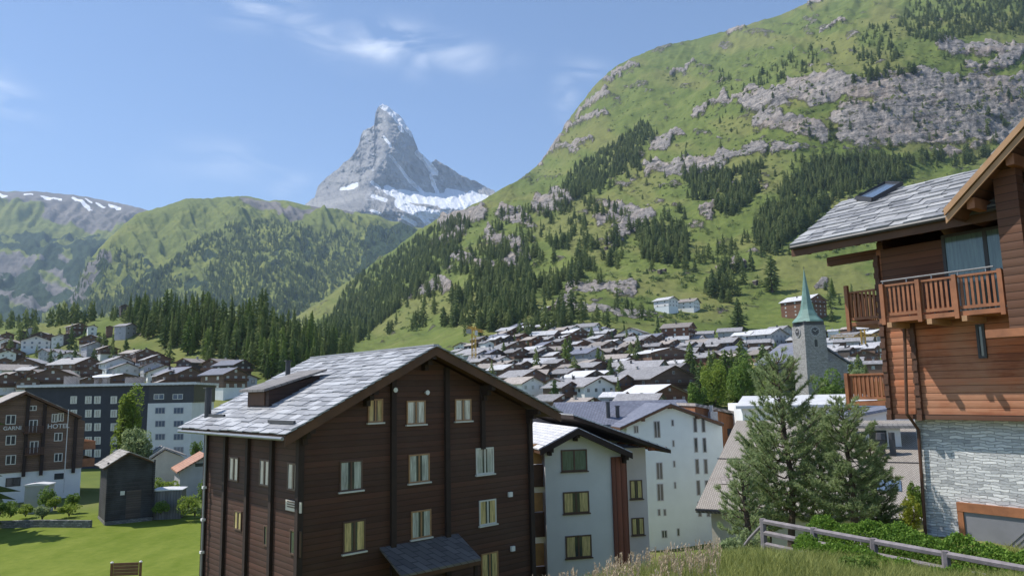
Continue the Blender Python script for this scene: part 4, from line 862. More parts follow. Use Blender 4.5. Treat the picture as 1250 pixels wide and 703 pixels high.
# side balconies, upper and lower
for (yt, yb, ylen, lb) in ((355, 392, 3.2, 'upper side balcony'), (456, 489, 3.0, 'lower side balcony')):
    ze1 = fc.front(1050, yt, .25)[1]; ze0 = fc.front(1050, yb, .25)[1]; xo = fc.front(1034, yt, .25)[0]
    fl = MB(); fl.box(xo, -.002, .2, ylen, ze0 - .16, ze0 - .02); SBn = fl.build('balcony', M['larch_rail'], C); SBn['label'] = lb
    b = MB(); rail_front(b, xo, -.05, .22, ze0, ze1); rail_front(b, .3, ylen, xo + .03, ze0, ze1, 'y'); b.build('railing', M['larch_rail'], SBn)
    for (x, y) in ((xo + .02, .17), (xo + .02, ylen)):
        b = MB(); b.box(x - .06, x + .06, y - .06, y + .06, ze0 - .3, ze1 + (.22 if yt < 400 else .03)); b.build('railing_post', M['larch_rail'], SBn)
# roof: eave along the front, ridge behind, broad overhang to the left
fo = -1.2; xL = fc.front(968, 300, fo)[0]; zEv = fc.front(968, 299, fo)[1]
yR = 2.2; 
p = P(1037, 243, 1.0); tt_ = (fc.o.dot(fc.uy) + yR) / p.dot(fc.uy); zRg = (p * tt_).z - BZC
print('roof', xL, zEv, yR, zRg)
yB = LC + 1.3; zB = zRg - (yB - yR) * .50
r = MB(); r.prism([(fo, zEv - .08), (yR, zRg - .08), (yR, zRg - .3), (fo, zEv - .3)], 'x', xL, WC + 2); r.prism([(yR + .002, zRg - .08), (yB, zB), (yB, zB - .22), (yR + .002, zRg - .3)], 'x', xL, WC + 2); RF = r.build('roof', M['larch_rail'], C)
gsl = MB(); gw = MB(); gw.prism([(.02, zeave - .4), (LC - .02, zeave - .4), (LC - .02, zB - .1), (yR, zRg - .32), (.02, zeave - .1)], 'x', .02, .22); gw.build('gable_boarding', M['larch_dark'], C)
t_ = MB(); slabs(t_, -xL * 0 + 0, 0, 0, 0, 1, 1)      # nothing: keeps the random sequence explicit
def slabs_x(mb, x0, x1, ye, ze_, yr, zr_, course, seed):
    m2 = MB(); slabs(m2, x0, x1, ye, ze_, yr, zr_, course, seed, wmin=.35, wmax=.9)
    mb.add([(y, x, z) for x, y, z in m2.v], [fa[::-1] for fa in m2.f])
t_ = MB(); slabs_x(t_, xL, WC + 2, fo - .06, zEv - .08, yR, zRg - .08, .34, 5); slabs_x(t_, xL, WC + 2, yB + .06, zB, yR, zRg - .08, .34, 6); t_.build('stone_slabs', M['slate_chalet'], RF)
b = MB(); b.box(xL, WC, fo - .05, fo - .001, zEv - .42, zEv - .07); b.build('eave_board', M['fascia'], RF)
b = MB(); b.prism([(fo - .05, zEv - .06), (yR, zRg - .06), (yR, zRg - .42), (fo - .05, zEv - .42)], 'x', xL - .05, xL - .001); b.build('barge_board', M['fascia'], RF)
gt = MB(); gt.tube([(xL, fo - .13, zEv - .12), (WC, fo - .13, zEv - .12)], .075, 8); gt.build('gutter', M['darkgrey'], RF)
for x in (xL + .5, xL + 1.3, -.0, 1.0, 2.0):
    b = MB(); sl = (zRg - zEv) / (yR - fo); b.prism([(fo + .15, zEv - .32 + .15 * sl), (yR, zRg - .32), (yR, zRg - .5), (fo + .15, zEv - .5 + .15 * sl)], 'x', x - .07, x + .07); b.build('rafter', M['larch_dark'], RF)
b = MB(); b.box(xL + .35, .0, .2, .45, zeave - .55, zeave - .25); b.build('wall_plate', M['larch_dark'], C)
def on_c(px, py):
    p = P(px, py, 1.0)
    for i in range(600):
        q = p * (20 + i * .02); l = Vector((q.x, q.y, 0)) - fc.o; y = l.dot(fc.uy); z = zEv + (zRg - zEv) * (y - fo) / (yR - fo)
        if q.z - BZC < z: return l.dot(fc.ux), y, z
    return 0, 1, zRg
qs = [on_c(1046, 246), on_c(1082, 228), on_c(1101, 229), on_c(1066, 248)]
b = MB(); b.add([(x, y, z + .14) for x, y, z in qs] + [(x, y, z + .02) for x, y, z in qs], [(0, 1, 2, 3), (4, 5, 1, 0), (5, 6, 2, 1), (6, 7, 3, 2), (7, 4, 0, 3)]); sk = b.build('skylight', M['glass_blue'], RF)
b = MB()
for i in range(4):
    p0 = Vector(qs[i]) + Vector((0, 0, .13)); p1 = Vector(qs[(i + 1) % 4]) + Vector((0, 0, .13)); b.bar(p0, p1, .12, .14)
b.build('skylight_frame', M['darkgrey'], sk)
# cross gable wing on the right with doubled pale barge boards
wo = -2.2; x0, zl0 = fc.front(1157, 256, wo); x1w, zl1 = fc.front(1250, 150, wo); slp = (zl1 - zl0) / (x1w - x0)
xa = x0 + 4.2; za = zl0 + slp * (xa - x0)
print('wing', x0, zl0, slp, xa, za)
r = MB()
r.prism([(x0, zl0 - .05), (xa, za - .05), (xa, za - .25), (x0, zl0 - .25)], 'y', wo, LC); r.prism([(xa + .002, za - .05), (xa * 2 - x0, zl0 - .05), (xa * 2 - x0, zl0 - .25), (xa + .002, za - .25)], 'y', wo, LC); WR = r.build('wing_roof', M['larch_dark'], RF)
t_ = MB(); slabs(t_, wo, LC, x0 - .05, zl0 - .05, xa, za - .05, .36, 8); slabs(t_, wo, LC, xa * 2 - x0 + .05, zl0 - .05, xa, za - .05, .36, 9); t_.build('stone_slabs', M['slate_chalet'], WR)
for (o1, o2, dz, nm) in ((-.12, -.055, .02, 'fascia_pale'), (-.055, -.004, -.20, 'fascia_pale')):
    b = MB(); b.prism([(x0 - .06, zl0 + dz), (xa, za + dz), (xa, za + dz - .19), (x0 - .06, zl0 + dz - .19)], 'y', wo + o1, wo + o2); b.prism([(xa + .002, za + dz), (xa * 2 - x0 + .06, zl0 + dz), (xa * 2 - x0 + .06, zl0 + dz - .19), (xa + .002, za + dz - .19)], 'y', wo + o1, wo + o2); b.build('barge_board', M[nm], WR)
w = MB(); w.prism([(x0 + .9, zeave - .4), (xa * 2 - x0 - .9, zeave - .4), (xa * 2 - x0 - .9, zl0 + slp * .9 - .3), (xa, za - .3), (x0 + .9, zl0 + slp * .9 - .3)], 'y', -.02, LC - .02); w.build('wing_gable', M['larch_dark'], C)
for x in (x0 + .55, x0 + 1.6, x0 + 2.7, xa):
    b = MB(); z = zl0 + slp * (min(x, xa) - x0) - .27; b.box(x - .1, x + .1, wo + .1, 0, z - .3, z); b.build('purlin', M['larch_rail'], WR)
# the tall post that carries the wing
pa = fc.front(1226, 300, -1.5)[0]; pz0 = fc.front(1226, 388, -1.5)[1]
b = MB(); b.box(pa, pa + .55, -1.75, -1.3, pz0 - .3, zl0 + slp * (pa - x0) + .1); b.build('corner_post', M['larch_dark'], C)
b = MB(); b.box(pa - .6, WC, -1.75, -1.05, pz0 - .52, pz0 - .302); b.build('cantilever_beam', M['larch_rail'], C)
# downpipe
pts = [fc.front(1104, 398, -.2), fc.front(1107, 505, -.2), fc.front(1121, 524, .28), fc.front(1129, 648, .28)]
b = MB(); b.tube([(pts[0][0], -.2, pts[0][1]), (pts[1][0], -.2, pts[1][1]), (pts[2][0], .28, pts[2][1]), (pts[3][0], .28, pts[3][1] - .5)], .05, 8); b.build('downpipe', M['brown_rail'], C)
# garage door in a timber frame
a0, z1 = fc.front(1170, 617, .4); a1 = a0 + 3.3; 
b = MB(); b.box(a0, a0 + .16, .28, .398, -2.5, z1); b.box(a0, a1, .27, .398, z1 - .14 + .002, z1 + .12); b.box(a1 - .16, a1, .28, .398, -2.5, z1); GF = b.build('garage_door_frame', M['larch_rail'], C)
b = MB(); b.box(a0 + .16, a1 - .16, .33, .395, -2.5, z1 - .14)
for q in range(26):
    x = a0 - .8 + q * .16
    for s0 in (0,):
        xa_, xb_ = x, x + 1.6; za_, zb_ = z1 - 1.9, z1 - .3
        if xa_ > a0 + .2 and xb_ < a1 - .2: b.bar((xa_, .322, za_), (xb_, .322, zb_), .03, .05)
b.build('garage_door', M['garage'], GF)
# ================================================================ left: brown guest house with lettering
def text_obj(name, s, size, mat, parent, loc, rot, depth=.02):
    cu = bpy.data.curves.new(name, 'FONT'); cu.body = s; cu.size = size; cu.extrude = depth; cu.offset = size * .02; cu.align_x = 'CENTER'; cu.align_y = 'CENTER'
    t = bpy.data.objects.new(name, cu); COL.objects.link(t); bpy.context.view_layer.update()
    me = bpy.data.meshes.new_from_object(t.evaluated_get(bpy.context.evaluated_depsgraph_get())); bpy.data.objects.remove(t); me.materials.clear(); me.materials.append(mat)
    o = bpy.data.objects.new(name, me); COL.objects.link(o); o.parent = parent; o.location = loc; o.rotation_euler = rot; return o
q = P(98, 590, 106); fg = Fr(q.x, q.y, 40, -14.6); 
WG = 24.0; fg.o = fg.o - fg.ux * WG; fg = Fr(fg.o.x, fg.o.y, 40, -14.6)
G = fg.root('guest_house', 'brown timber guest house with white ground floor and white lettering on its gable, far left', 'building')
ax, az = fg.front(32, 478, -1.2); rx, rz = fg.front(100, 508.5, -1.2); lx = ax - (rx - ax); lz = rz
def ug(x): return az - abs(x - ax) * (az - rz) / (rx - ax) - .4
zs = fg.front(95, 571)[1]; x0 = max(0, lx + 1.2)
w = MB(); w.box(x0, WG, 0, 13, -2, zs - .002); w.build('ground_floor', M['white'], G)
w = MB(); w.prism([(x0 - .1, zs), (WG + .1, zs), (WG + .1, ug(WG)), (ax, ug(ax)), (x0 - .1, ug(x0))], 'y', -.12, 13); w.build('timber_wall', M['chalet_brown'], G)
r = MB(); r.prism(para(lx, lz, ax, az, .3), 'y', -1.2, 14); r.prism(para(ax + .002, az, rx, rz, .3), 'y', -1.2, 14); rf = r.build('roof', M['fascia'], G)
s_ = MB(); s_.prism([(lx, lz + .01), (ax, az + .01), (ax, az + .1), (lx, lz + .1)], 'y', -1.18, 14); s_.prism([(ax + .002, az + .01), (rx, rz + .01), (rx, rz + .1), (ax + .002, az + .1)], 'y', -1.18, 14); s_.build('roof_slates', M['roof_brown'], rf)
for px in (31, 52, 91):
    a = fg.front(px, 540)[0]; b = MB(); b.box(a - .2, a + .2, -.4, -.121, zs - .6, ug(a) - .05); b.build('clamp_post', M['timber_post'], G)
for (px, py, ww, hh) in [(13, 512, 8, 11), (13, 537, 8, 11), (13, 561, 8, 11), (66.5, 510, 5, 10), (74, 509, 5, 10), (71, 533, 7, 10), (71, 558, 7, 10), (40, 498, 6, 6)]:
    a, z = fg.front(px, py); k = 103 / 900; window(G, 'front', a, z, ww * k * 1.25, hh * k, frame='frame_white', pane='glass', off=-.12, fw=.1)
for (px, py, ww, hh) in [(16, 588, 12, 10), (72, 581, 8, 7)]:
    a, z = fg.front(px, py); window(G, 'front', a, z, ww * .14, hh * .115, frame='frame_dark', pane='glass', fw=.08)
for (px, py) in [(40, 524), (41, 550)]:
    a, z = fg.front(px, py); b = MB(); b.box(a - 1.1, a + 1.1, -1.2, -.121, z - .5, z - .38); bb = b.build('small_balcony', M['brown_rail'], G); b = MB(); rail_front(b, a - 1.05, a + 1.05, -1.15, z - .35, z + .5); b.build('railing', M['brown_rail'], bb)
    window(G, 'front', a, z + .4, 1.0, 1.8, frame='frame_white', pane='glass', off=-.12, fw=.1, panes=2)
a, z = fg.front(15, 522.5); text_obj('lettering', 'GARNI', .68, M['letter'], G, (a, -.16, z), (R(90), 0, 0), .03)
a, z = fg.front(71, 520); text_obj('lettering', 'HOTEL', .84, M['letter'], G, (a, -.16, z), (R(90), 0, 0), .03)
for py in (541, 562):
    z = fg.front(99, py)[1]; b = MB(); b.box(WG + .1, WG + 1.7, .3, 8, z - .9, z - .75); bb = b.build('side_balcony', M['larch_rail'], G); b = MB(); b.box(WG + .12, WG + 1.68, .3, .36, z - .745, z + .25); b.box(WG + 1.62, WG + 1.68, .36, 8, z - .745, z + .25); b.build('balustrade', M['larch_rail'], bb)
a, z0 = fg.front(78, 592, -1.5); z1 = fg.front(77, 501, -1.5)[1]
p_ = fg.o + fg.ux * a - fg.uy * 1.5; fp = MB(); fp.tube([(p_.x, p_.y, z0 + fg.bz - 1), (p_.x, p_.y, z1 + fg.bz)], [.07, .045], 8); fp.tube([(p_.x, p_.y, z1 + fg.bz), (p_.x, p_.y, z1 + fg.bz + .14)], [.09, .05], 8)
tag(fp.build('flagpole', M['letter']), 'thin white flagpole in front of the brown guest house gable', 'flagpole')
def gp(px, d): 
    a = (px - 625) / F; return Vector((a * d, d, gz(a * d, d)))
# white lidded shed
s0 = P(43, 601, 92); z0 = gz(s0.x, s0.y); fz = Fr(s0.x - 1.3, s0.y, 10, z0); X = fz.root('garden_shed', 'small grey garden shed with a white lid roof in front of the brown guest house', 'shed')
zt_ = P(43, 592, 92).z - z0; b = MB(); b.box(0, 2.6, 0, 1.8, -.3, zt_ - .1); b.build('wall', M['grey_wall'], X); b = MB(); b.prism([(-.12, zt_ - .1), (2.72, zt_ - .1), (2.72, zt_ + .05), (1.3, zt_ + .2), (-.12, zt_ + .05)], 'y', -.12, 1.92); b.build('roof', M['roof_white'], X)
s0 = P(43, 583, 99); z0 = gz(s0.x, s0.y); b = MB(); b.prism([(s0.x - .3, z0 - .1), (s0.x + .3, z0 - .1), (s0.x + .22, z0 + 2.6), (s0.x - .22, z0 + 2.6)], 'y', s0.y - .1, s0.y + .1); b.tube([(s0.x, s0.y, z0 + 2.6), (s0.x, s0.y, z0 + 2.9)], [.2, .04], 8)
tag(b.build('parasol', M['red_paint']), 'closed red parasol standing behind the white lidded garden shed', 'parasol')

# ================================================================ long apartment block
fa = Fr(*(P(52, 560, 142).xy), 6, -14.5)
A = fa.root('apartment_block', 'long flat roofed apartment block, dark blue with a white rendered right end', 'building')
x1 = fa.front(234, 520)[0]; xs = fa.front(180, 520)[0]; zt_ = fa.front(150, 471)[1]; zat = fa.front(150, 491)[1]; zat2 = fa.front(210, 491)[1]
w = MB(); w.box(-4, xs - .002, 0, 14, -3, zt_); w.build('dark_wall', M['navy'], A); w = MB(); w.box(xs, x1, -.3, 14, -3, zat2 - .1); w.build('white_wall', M['white_cool'], A)
w = MB(); w.box(xs, x1 + .2, -.1, 14, zat2 - .08, zt_); w.build('attic_wall', M['darkgrey'], A)
b = MB(); b.box(-5, x1 + .8, -.9, 14.5, zt_ + .002, zt_ + .45); rf = b.build('roof', M['roof_pale'], A)
b = MB(); b.box(-5.02, x1 + .82, -.95, -.902, zt_ + .05, zt_ + .5); b.build('roof_edge', M['roof_white'], rf)
for (px, w_, h_) in ((88, 2.3, 1.6), (120, .8, 1.0), (165, 3.2, 1.2), (130, .8, 1.2)):
    a, z = fa.front(px, 470, 5); c = MB(); c.box(a - w_ / 2, a + w_ / 2, 4, 5.5, zt_ + .45, zt_ + .45 + h_); c.box(a - w_ / 2 - .1, a + w_ / 2 + .1, 3.9, 5.6, zt_ + .452 + h_, zt_ + .6 + h_); c.build('roof_hut', M['roof_brown'], rf)
k = 143 / 900
for px in (90, 108, 119, 139):
    for py in (488, 504.5, 521, 537.5, 553):
        a, z = fa.front(px, py); window(A, 'front', a, z, 7.5 * k, 9 * k, frame='frame_white', pane='curtain', fw=.12)
for px in (195.5, 218):
    for py in (501, 517, 533, 549):
        a, z = fa.front(px, py, -.3); window(A, 'front', a, z, 11.5 * k, 7.5 * k, frame='grey_wall', pane='glass_blue', off=-.3, panes=3, fw=.09)
for px in (194, 217):
    a, z = fa.front(px, 484, -.1); window(A, 'front', a, z, 12 * k, 6.5 * k, frame='frame_white', pane='glass_blue', off=-.1, panes=2, fw=.1)

# ================================================================ old barn, lean-to box, red roof
c0 = P(129, 624, 84); fb_ = Fr(c0.x, c0.y, 36, gz(c0.x, c0.y) + .05)
B = fb_.root('log_barn', 'old blackened log barn with pale stone slab roof beside the bright lawn', 'barn')
WB = fb_.front(187, 600)[0]; LB = 5.6; ax, az = fb_.front(157.6, 551.5, -.5); lx, lz = fb_.front(126.6, 571.5, -.5); rx, rz = fb_.front(187.5, 562.5, -.5)
def ub(x): return (lz + (az - lz) * (x - lx) / (ax - lx) if x < ax else az + (rz - az) * (x - ax) / (rx - ax)) - .2
w = MB(); w.prism([(0, .35), (WB, .35), (WB, ub(WB)), (ax, ub(ax)), (0, ub(0))], 'y', 0, LB); w.build('wall', M['barn'], B)
w = MB(); w.box(-.05, WB + .05, -.05, LB, -2.5, .34); w.build('plinth', M['stone_rough'], B)
r = MB(); r.prism(para(lx, lz - .05, ax, az - .05, .15), 'y', -.55, LB + .5); r.prism(para(ax + .002, az - .05, rx, rz - .05, .15), 'y', -.55, LB + .5); rf = r.build('roof', M['fascia'], B)
s_ = MB(); slabs(s_, -.6, LB + .5, lx - .05, lz - .05, ax, az - .05, .45, 11); slabs(s_, -.6, LB + .5, rx + .05, rz - .05, ax, az - .05, .45, 12); s_.build('stone_slabs', M['slate_barn'], rf)
for x in (0, WB):
    b = MB()
    for i in range(int(ub(.3) / .22)): b.box(x - .09, x + .09, -.22 + (i % 2) * .04, -.001, .36 + i * .22, .36 + i * .22 + .2)
    b.build('log_ends', M['barn'], B)
a, z = fb_.front(149.5, 601.5); b = MB(); b.box(a - .22, a + .22, -.05, 0, z - .22, z + .22); b.build('hatch', M['frame_white'], B)
a, z = fb_.front(163, 610); b = MB(); b.box(a - .75, a + .75, -.06, 0, .4, z + 1.1); b.build('door', M['chalet_dark'], B)
c0 = P(187, 624, 87); fq = Fr(c0.x, c0.y, 12, c0.z - .2); X = fq.root('lean_to_shed', 'low grey board shed with a white sheeted top standing against the old barn', 'shed')
x1 = fq.front(221, 610)[0]; zt_ = fq.front(205, 598)[1]; b = MB(); b.box(0, x1, 0, 2.6, -1.5, zt_ - .06); b.build('wall', planks('grey shed boards', (.15, .15, .16), .3, .3, vertical=True), X)
b = MB(); b.prism([(-.15, zt_ - .05), (x1 + .15, zt_ - .05), (x1 + .15, zt_ + .02), (x1 * .5, zt_ + .12), (-.15, zt_ + .1)], 'y', -.15, 2.7); b.build('roof', M['roof_white'], X)
c0 = P(219, 600, 103); fr2 = Fr(c0.x, c0.y, 30, -14); X = fr2.root('red_roofed_house', 'low grey rendered house with a rusty red roof behind the old barn', 'house')
ax, az = fr2.front(253, 554.5, -.6); lx, lz = fr2.front(216, 576, -.6); rx = 2 * ax - lx - .3; W_r = rx - .6
w = MB(); w.prism([(0, -2), (W_r, -2), (W_r, lz - .1), (ax, az - .35), (0, lz - .0)], 'y', 0, 7); w.build('wall', M['grey_wall'], X)
r = MB(); r.prism(para(lx, lz, ax, az, .2), 'y', -.6, 7.4); r.prism(para(ax + .002, az, rx, lz, .2), 'y', -.6, 7.4); r.build('roof', M['roof_red'], X)
a, z = fr2.front(245, 567); b = MB(); b.box(a - .7, a + .7, -.04, 0, z - .22, z + .22); b.build('window', M['glass'], X)
b = MB(); a, z = fr2.front(262, 583); n_ = 8; b.prism([(a - 1.2, z - 2.5)] + [(a - 1.2 * math.cos(q * math.pi / n_), z + 1.0 * math.sin(q * math.pi / n_)) for q in range(n_ + 1)] + [(a + 1.2, z - 2.5)], 'y', -.05, 0); b.build('arched_door', M['darkgrey'], X)
c0 = P(186, 590, 112); fr3 = Fr(c0.x, c0.y, 30, -14); X = fr3.root('glass_roofed_house', 'low house with two dark glazed roof panels, left of the rusty red roof', 'house')
ax, az = fr3.front(202, 546.5, -.4); lx, lz = fr3.front(182, 559, -.4); rx, rz = fr3.front(228, 555.5, -.4)
w = MB(); w.prism([(lx + .3, -2), (rx - .3, -2), (rx - .3, rz - .3), (ax, az - .35), (lx + .3, lz - .3)], 'y', 0, 6); w.build('wall', M['cream'], X)
r = MB(); r.prism(para(lx, lz, ax, az, .2), 'y', -.4, 6.4); r.prism(para(ax + .002, az, rx, rz, .2), 'y', -.4, 6.4); rf = r.build('roof', M['roof_brown'], X)
b = MB()
for (y0, y1) in ((.0, 2.8), (3.1, 5.9)): b.prism([(lx + .25, lz + .15 + .02), (ax - .25, az - .13 + .02), (ax - .25, az - .05 + .02), (lx + .25, lz + .25)], 'y', y0, y1)
b.build('roof_glazing', M['glass'], rf)
for (y) in (-.36, 2.95, 6.1):
    b = MB(); b.bar((lx, y, lz + .12), (ax, y, az + .12), .16, .16); b.build('glazing_bar', M['frame_white'], rf)

# ================================================================ generic chalets of the village
WALLS = {'b': ('chalet_brown', 'chalet_brown', 'brown timber'), 'w': ('white', 'chalet_brown', 'brown and white'), 'W': ('white', 'white', 'white'), 'd': ('chalet_dark', 'chalet_dark', 'dark timber'),
         'r': ('chalet_red', 'chalet_red', 'reddish timber'), 'g': ('grey_wall', 'grey_wall', 'grey'), 'c': ('cream', 'chalet_brown', 'brown and cream'), 'u': ('paleblue', 'white_cool', 'bluish white')}
ROOFS = {'g': ('roof_grey', 'grey'), 'p': ('roof_pale', 'pale'), 'd': ('roof_dark', 'dark'), 'n': ('roof_brown', 'brownish'), 'b': ('roof_blue', 'blue grey'), 'W': ('roof_white', 'bright white')}
def win_mesh(nm, fr_, pn):
    b = MB(); b.box(-.5, .5, -.03, .02, -.5, .5, 0)
    b.box(-.5, -.42, -.06, .02, -.5, .5, 1); b.box(.42, .5, -.06, .02, -.5, .5, 1); b.box(-.42, .42, -.057, .02, .43, .5, 1); b.box(-.42, .42, -.057, .02, -.5, -.43, 1); b.box(-.04, .04, -.052, .02, -.43, .43, 1)
    return b.mesh(nm, [M[pn], M[fr_]])
WM = [win_mesh('window', 'frame_white', 'glass'), win_mesh('window', 'frame_brown', 'glass_blue'), win_mesh('window', 'frame_white', 'curtain')]
HOUSES = []
hr = random.Random(11)
def solve_d(px, py, hgt, d0, d1):
    a = (px - 625) / F; d = d0; best = (1e9, d0)
    while d < d1:
        z = gz(a * d, d) + hgt; y = proj((a * d, d, z))[1]
        if abs(y - py) < best[0]: best = (abs(y - py), d)
        if y < py: break
        d += 2.0
    return best[1]
def chalet(px, py, wpx, wall, roof, th=38, he=5.6, d=None, region='', win=True, pitch=.40, dr=(110, 900), lw=1.15, name='chalet', balcony=True, cat='house'):
    th += hr.uniform(-5, 5); wpx *= 1.22 if cat == 'house' else 1.0
    if d is None:
        dd = 300
        for _ in range(3):
            Wm = wpx * dd / F; W = Wm / (abs(math.cos(R(th))) + lw * abs(math.sin(R(th)))); Hh = he + W / 2 * pitch; dd = solve_d(px, py, Hh, *dr)
        d = dd
    Wm = wpx * d / F; W = Wm / (abs(math.cos(R(th))) + lw * abs(math.sin(R(th)))); L = W * lw; zr_ = he + W / 2 * pitch
    a = (px - 625) / F; x, y = a * d, d; z = gz(x, y); zr_target = P(px, py, d).z
    z = zr_target - zr_ if abs(zr_target - zr_ - z) > .01 else z
    e = empty(name, (x, y, z), R(th)); e['category'] = cat
    wl, wu, wname = WALLS[wall]; oh = min(1.0, W * .09); h1 = he * .38
    b = MB(); b.box(-W / 2 + .1, W / 2 - .1, -L / 2 + .1, L / 2 - .1, -9, h1, 0)
    def roofz(xx): return zr_ - abs(xx) * pitch - .28
    b.prism([(-W / 2, h1 + .002), (W / 2, h1 + .002), (W / 2, roofz(W / 2)), (0, roofz(0)), (-W / 2, roofz(W / 2))], 'y', -L / 2, L / 2, 1)
    b.build('wall', [M[wl], M[wu]], e)
    r = MB(); ex = W / 2 + oh
    r.prism([(-ex, zr_ - ex * pitch), (0, zr_), (0, zr_ - .26), (-ex, zr_ - ex * pitch - .26)], 'y', -L / 2 - oh, L / 2 + oh, 0); r.prism([(.002, zr_), (ex, zr_ - ex * pitch), (ex, zr_ - ex * pitch - .26), (.002, zr_ - .26)], 'y', -L / 2 - oh, L / 2 + oh, 0)
    t = .06
    for s in (-1, 1): r.prism([(s * (ex + t), zr_ - ex * pitch + .02), (0 + s * .002, zr_ + .04), (0 + s * .002, zr_ - .30), (s * (ex + t), zr_ - ex * pitch - .32)], 'y', -L / 2 - oh - .08, -L / 2 - oh - .003, 1)
    rf = r.build('roof', [M[ROOFS[roof][0]], M['fascia']], e)
    if wpx > 14:
        c = MB(); cx = hr.choice((-1, 1)) * W * hr.uniform(.08, .25); cy = hr.uniform(-.25, .3) * L; cz = zr_ - abs(cx) * pitch; s = .32; c.box(cx - s, cx + s, cy - s, cy + s, cz - .3, cz + 1.0); c.box(cx - s - .08, cx + s + .08, cy - s - .08, cy + s + .08, cz + 1.002, cz + 1.12); c.build('chimney', M[hr.choice(('concrete', 'darkgrey'))], rf)
    if win and wpx > 13:
        wm = WM[hr.choice((0, 0, 1, 2))]; nst = max(1, int(he / 2.7)); nx_ = max(1, min(4, int(W / 3.0)))
        for fl in range(nst):
            zc = he - 1.6 - fl * 2.7
            if zc < .5: continue
            for i in range(nx_):
                o_ = obj('window', wm, e); o_.location = (-W / 2 + W * (i + .5) / nx_, -L / 2 - .001 + (.1 if zc < h1 else 0), zc); o_.scale = (1.15, 1, 1.25)
            if wpx > 20:
                for i in range(max(1, nx_ - 1)):
                    o_ = obj('window', wm, e); o_.location = (-W / 2 - .001 + (.1 if zc < h1 else 0), -L / 2 + L * (i + .5) / max(1, nx_ - 1), zc); o_.rotation_euler = (0, 0, R(-90)); o_.scale = (1.1, 1, 1.2)
        if nx_ > 1 and wpx > 24:
            o_ = obj('window', wm, e); o_.location = (0, -L / 2 - .001, he + W * .08); o_.scale = (1.0, 1, 1.0)
        if balcony and wall in 'bwcdr' and wpx > 17:
            bb = MB(); zc = he - 2.75; bb.box(-W / 2 + .3, W / 2 - .3, -L / 2 - 1.1, -L / 2 - .001, zc, zc + .12); bb.box(-W / 2 + .3, W / 2 - .3, -L / 2 - 1.14, -L / 2 - 1.06, zc + .12, zc + 1.0); bb.build('balcony', M['brown_rail'], e)
    HOUSES.append(dict(e=e, px=px, py=py, w=wpx, wall=wname, roof=ROOFS[roof][1], region=region, x=x, y=y, r=W * .75))
    return e
K = .272; c4 = lambda x, y: (540 + x * K, 330 + y * K)
def V4(x, y, w, *a, **k): X_, Y_ = c4(x, y); chalet(X_, Y_, w * K, *a, **k)
T = 'in the top hillside row'
for s in [(372, 248, 62, 'b', 'p'), (448, 242, 62, 'b', 'p'), (493, 233, 42, 'd', 'p'), (520, 256, 76, 'c', 'n'), (585, 263, 100, 'w', 'p'), (708, 272, 66, 'b', 'p'), (745, 264, 56, 'd', 'p'), (697, 290, 86, 'b', 'p'), (236, 300, 62, 'c', 'p'), (272, 292, 74, 'd', 'p')]:
    V4(*s, region=T, th=hr.choice((38, 42, 60)))
T = 'in the second hillside row'
for s in [(345, 284, 64, 'r', 'n'), (400, 296, 84, 'r', 'n'), (470, 296, 84, 'b', 'g'), (190, 316, 60, 'W', 'g'), (130, 326, 62, 'd', 'n'), (520, 305, 84, 'b', 'g'), (604, 318, 72, 'r', 'p'), (715, 318, 112, 'c', 'n'), (806, 330, 78, 'b', 'n'), (868, 300, 112, 'd', 'g'), (912, 296, 70, 'b', 'd'), (1004, 316, 80, 'w', 'n')]:
    V4(*s, region=T)
T = 'in the third hillside row'
for s in [(70, 352, 66, 'W', 'g'), (214, 356, 92, 'd', 'b'), (322, 350, 104, 'c', 'g'), (425, 350, 112, 'd', 'g'), (492, 366, 92, 'b', 'p'), (150, 360, 100, 'g', 'g'), (640, 350, 128, 'g', 'b'), (775, 345, 60, 'b', 'g')]:
    V4(*s, region=T)
V4(505, 398, 100, 'b', 'g', region=T); V4(252, 385, 80, 'W', 'g', region=T); V4(170, 392, 96, 'b', 'g', region=T)
T = 'amid the village roofs'
for s in [(270, 422, 124, 'c', 'p'), (350, 408, 70, 'b', 'g'), (437, 424, 80, 'b', 'n'), (545, 440, 116, 'b', 'g'), (660, 412, 122, 'b', 'g'), (625, 450, 150, 'd', 'W'), (715, 448, 84, 'b', 'p'), (350, 446, 170, 'w', 'g'), (560, 420, 80, 'w', 'n'), (800, 405, 140, 'W', 'g')]:
    V4(*s, region=T, dr=(120, 420))
V4(962, 352, 200, 'w', 'W', region='above the long grey roofs', th=20, pitch=.22, he=7, dr=(150, 420))
V4(1090, 322, 90, 'w', 'g', region=T); V4(1075, 350, 130, 'b', 'g', region=T, th=60); V4(1160, 370, 120, 'r', 'g', region=T)
T = 'in the nearest village rows'
for s in [(345, 478, 160, 'W', 'n', 45), (625, 480, 215, 'W', 'g', 32), (890, 405, 190, 'g', 'g', 60), (925, 432, 300, 'c', 'g', 30), (930, 512, 230, 'r', 'W', 30), (755, 470, 150, 'w', 'g', 40), (480, 555, 150, 'b', 'g', 40), (610, 570, 150, 'r', 'n', 34), (870, 552, 190, 'g', 'g', 66), (520, 500, 130, 'w', 'g', 42), (760, 545, 110, 'g', 'p', 60)]:
    V4(*s[:5], region=T, th=s[5], dr=(105, 330), he=6.5)
Kb = .16
def V5(x, y, w, *a, **k): chalet(760 + x * Kb, 330 + y * Kb, w * Kb, *a, **k)
T = 'below the meadow, church side'
V5(335, 205, 150, 'u', 'p', region='on the slope above the village', he=8)
V5(495, 217, 170, 'W', 'n', region='on the slope above the village', th=55, he=6)
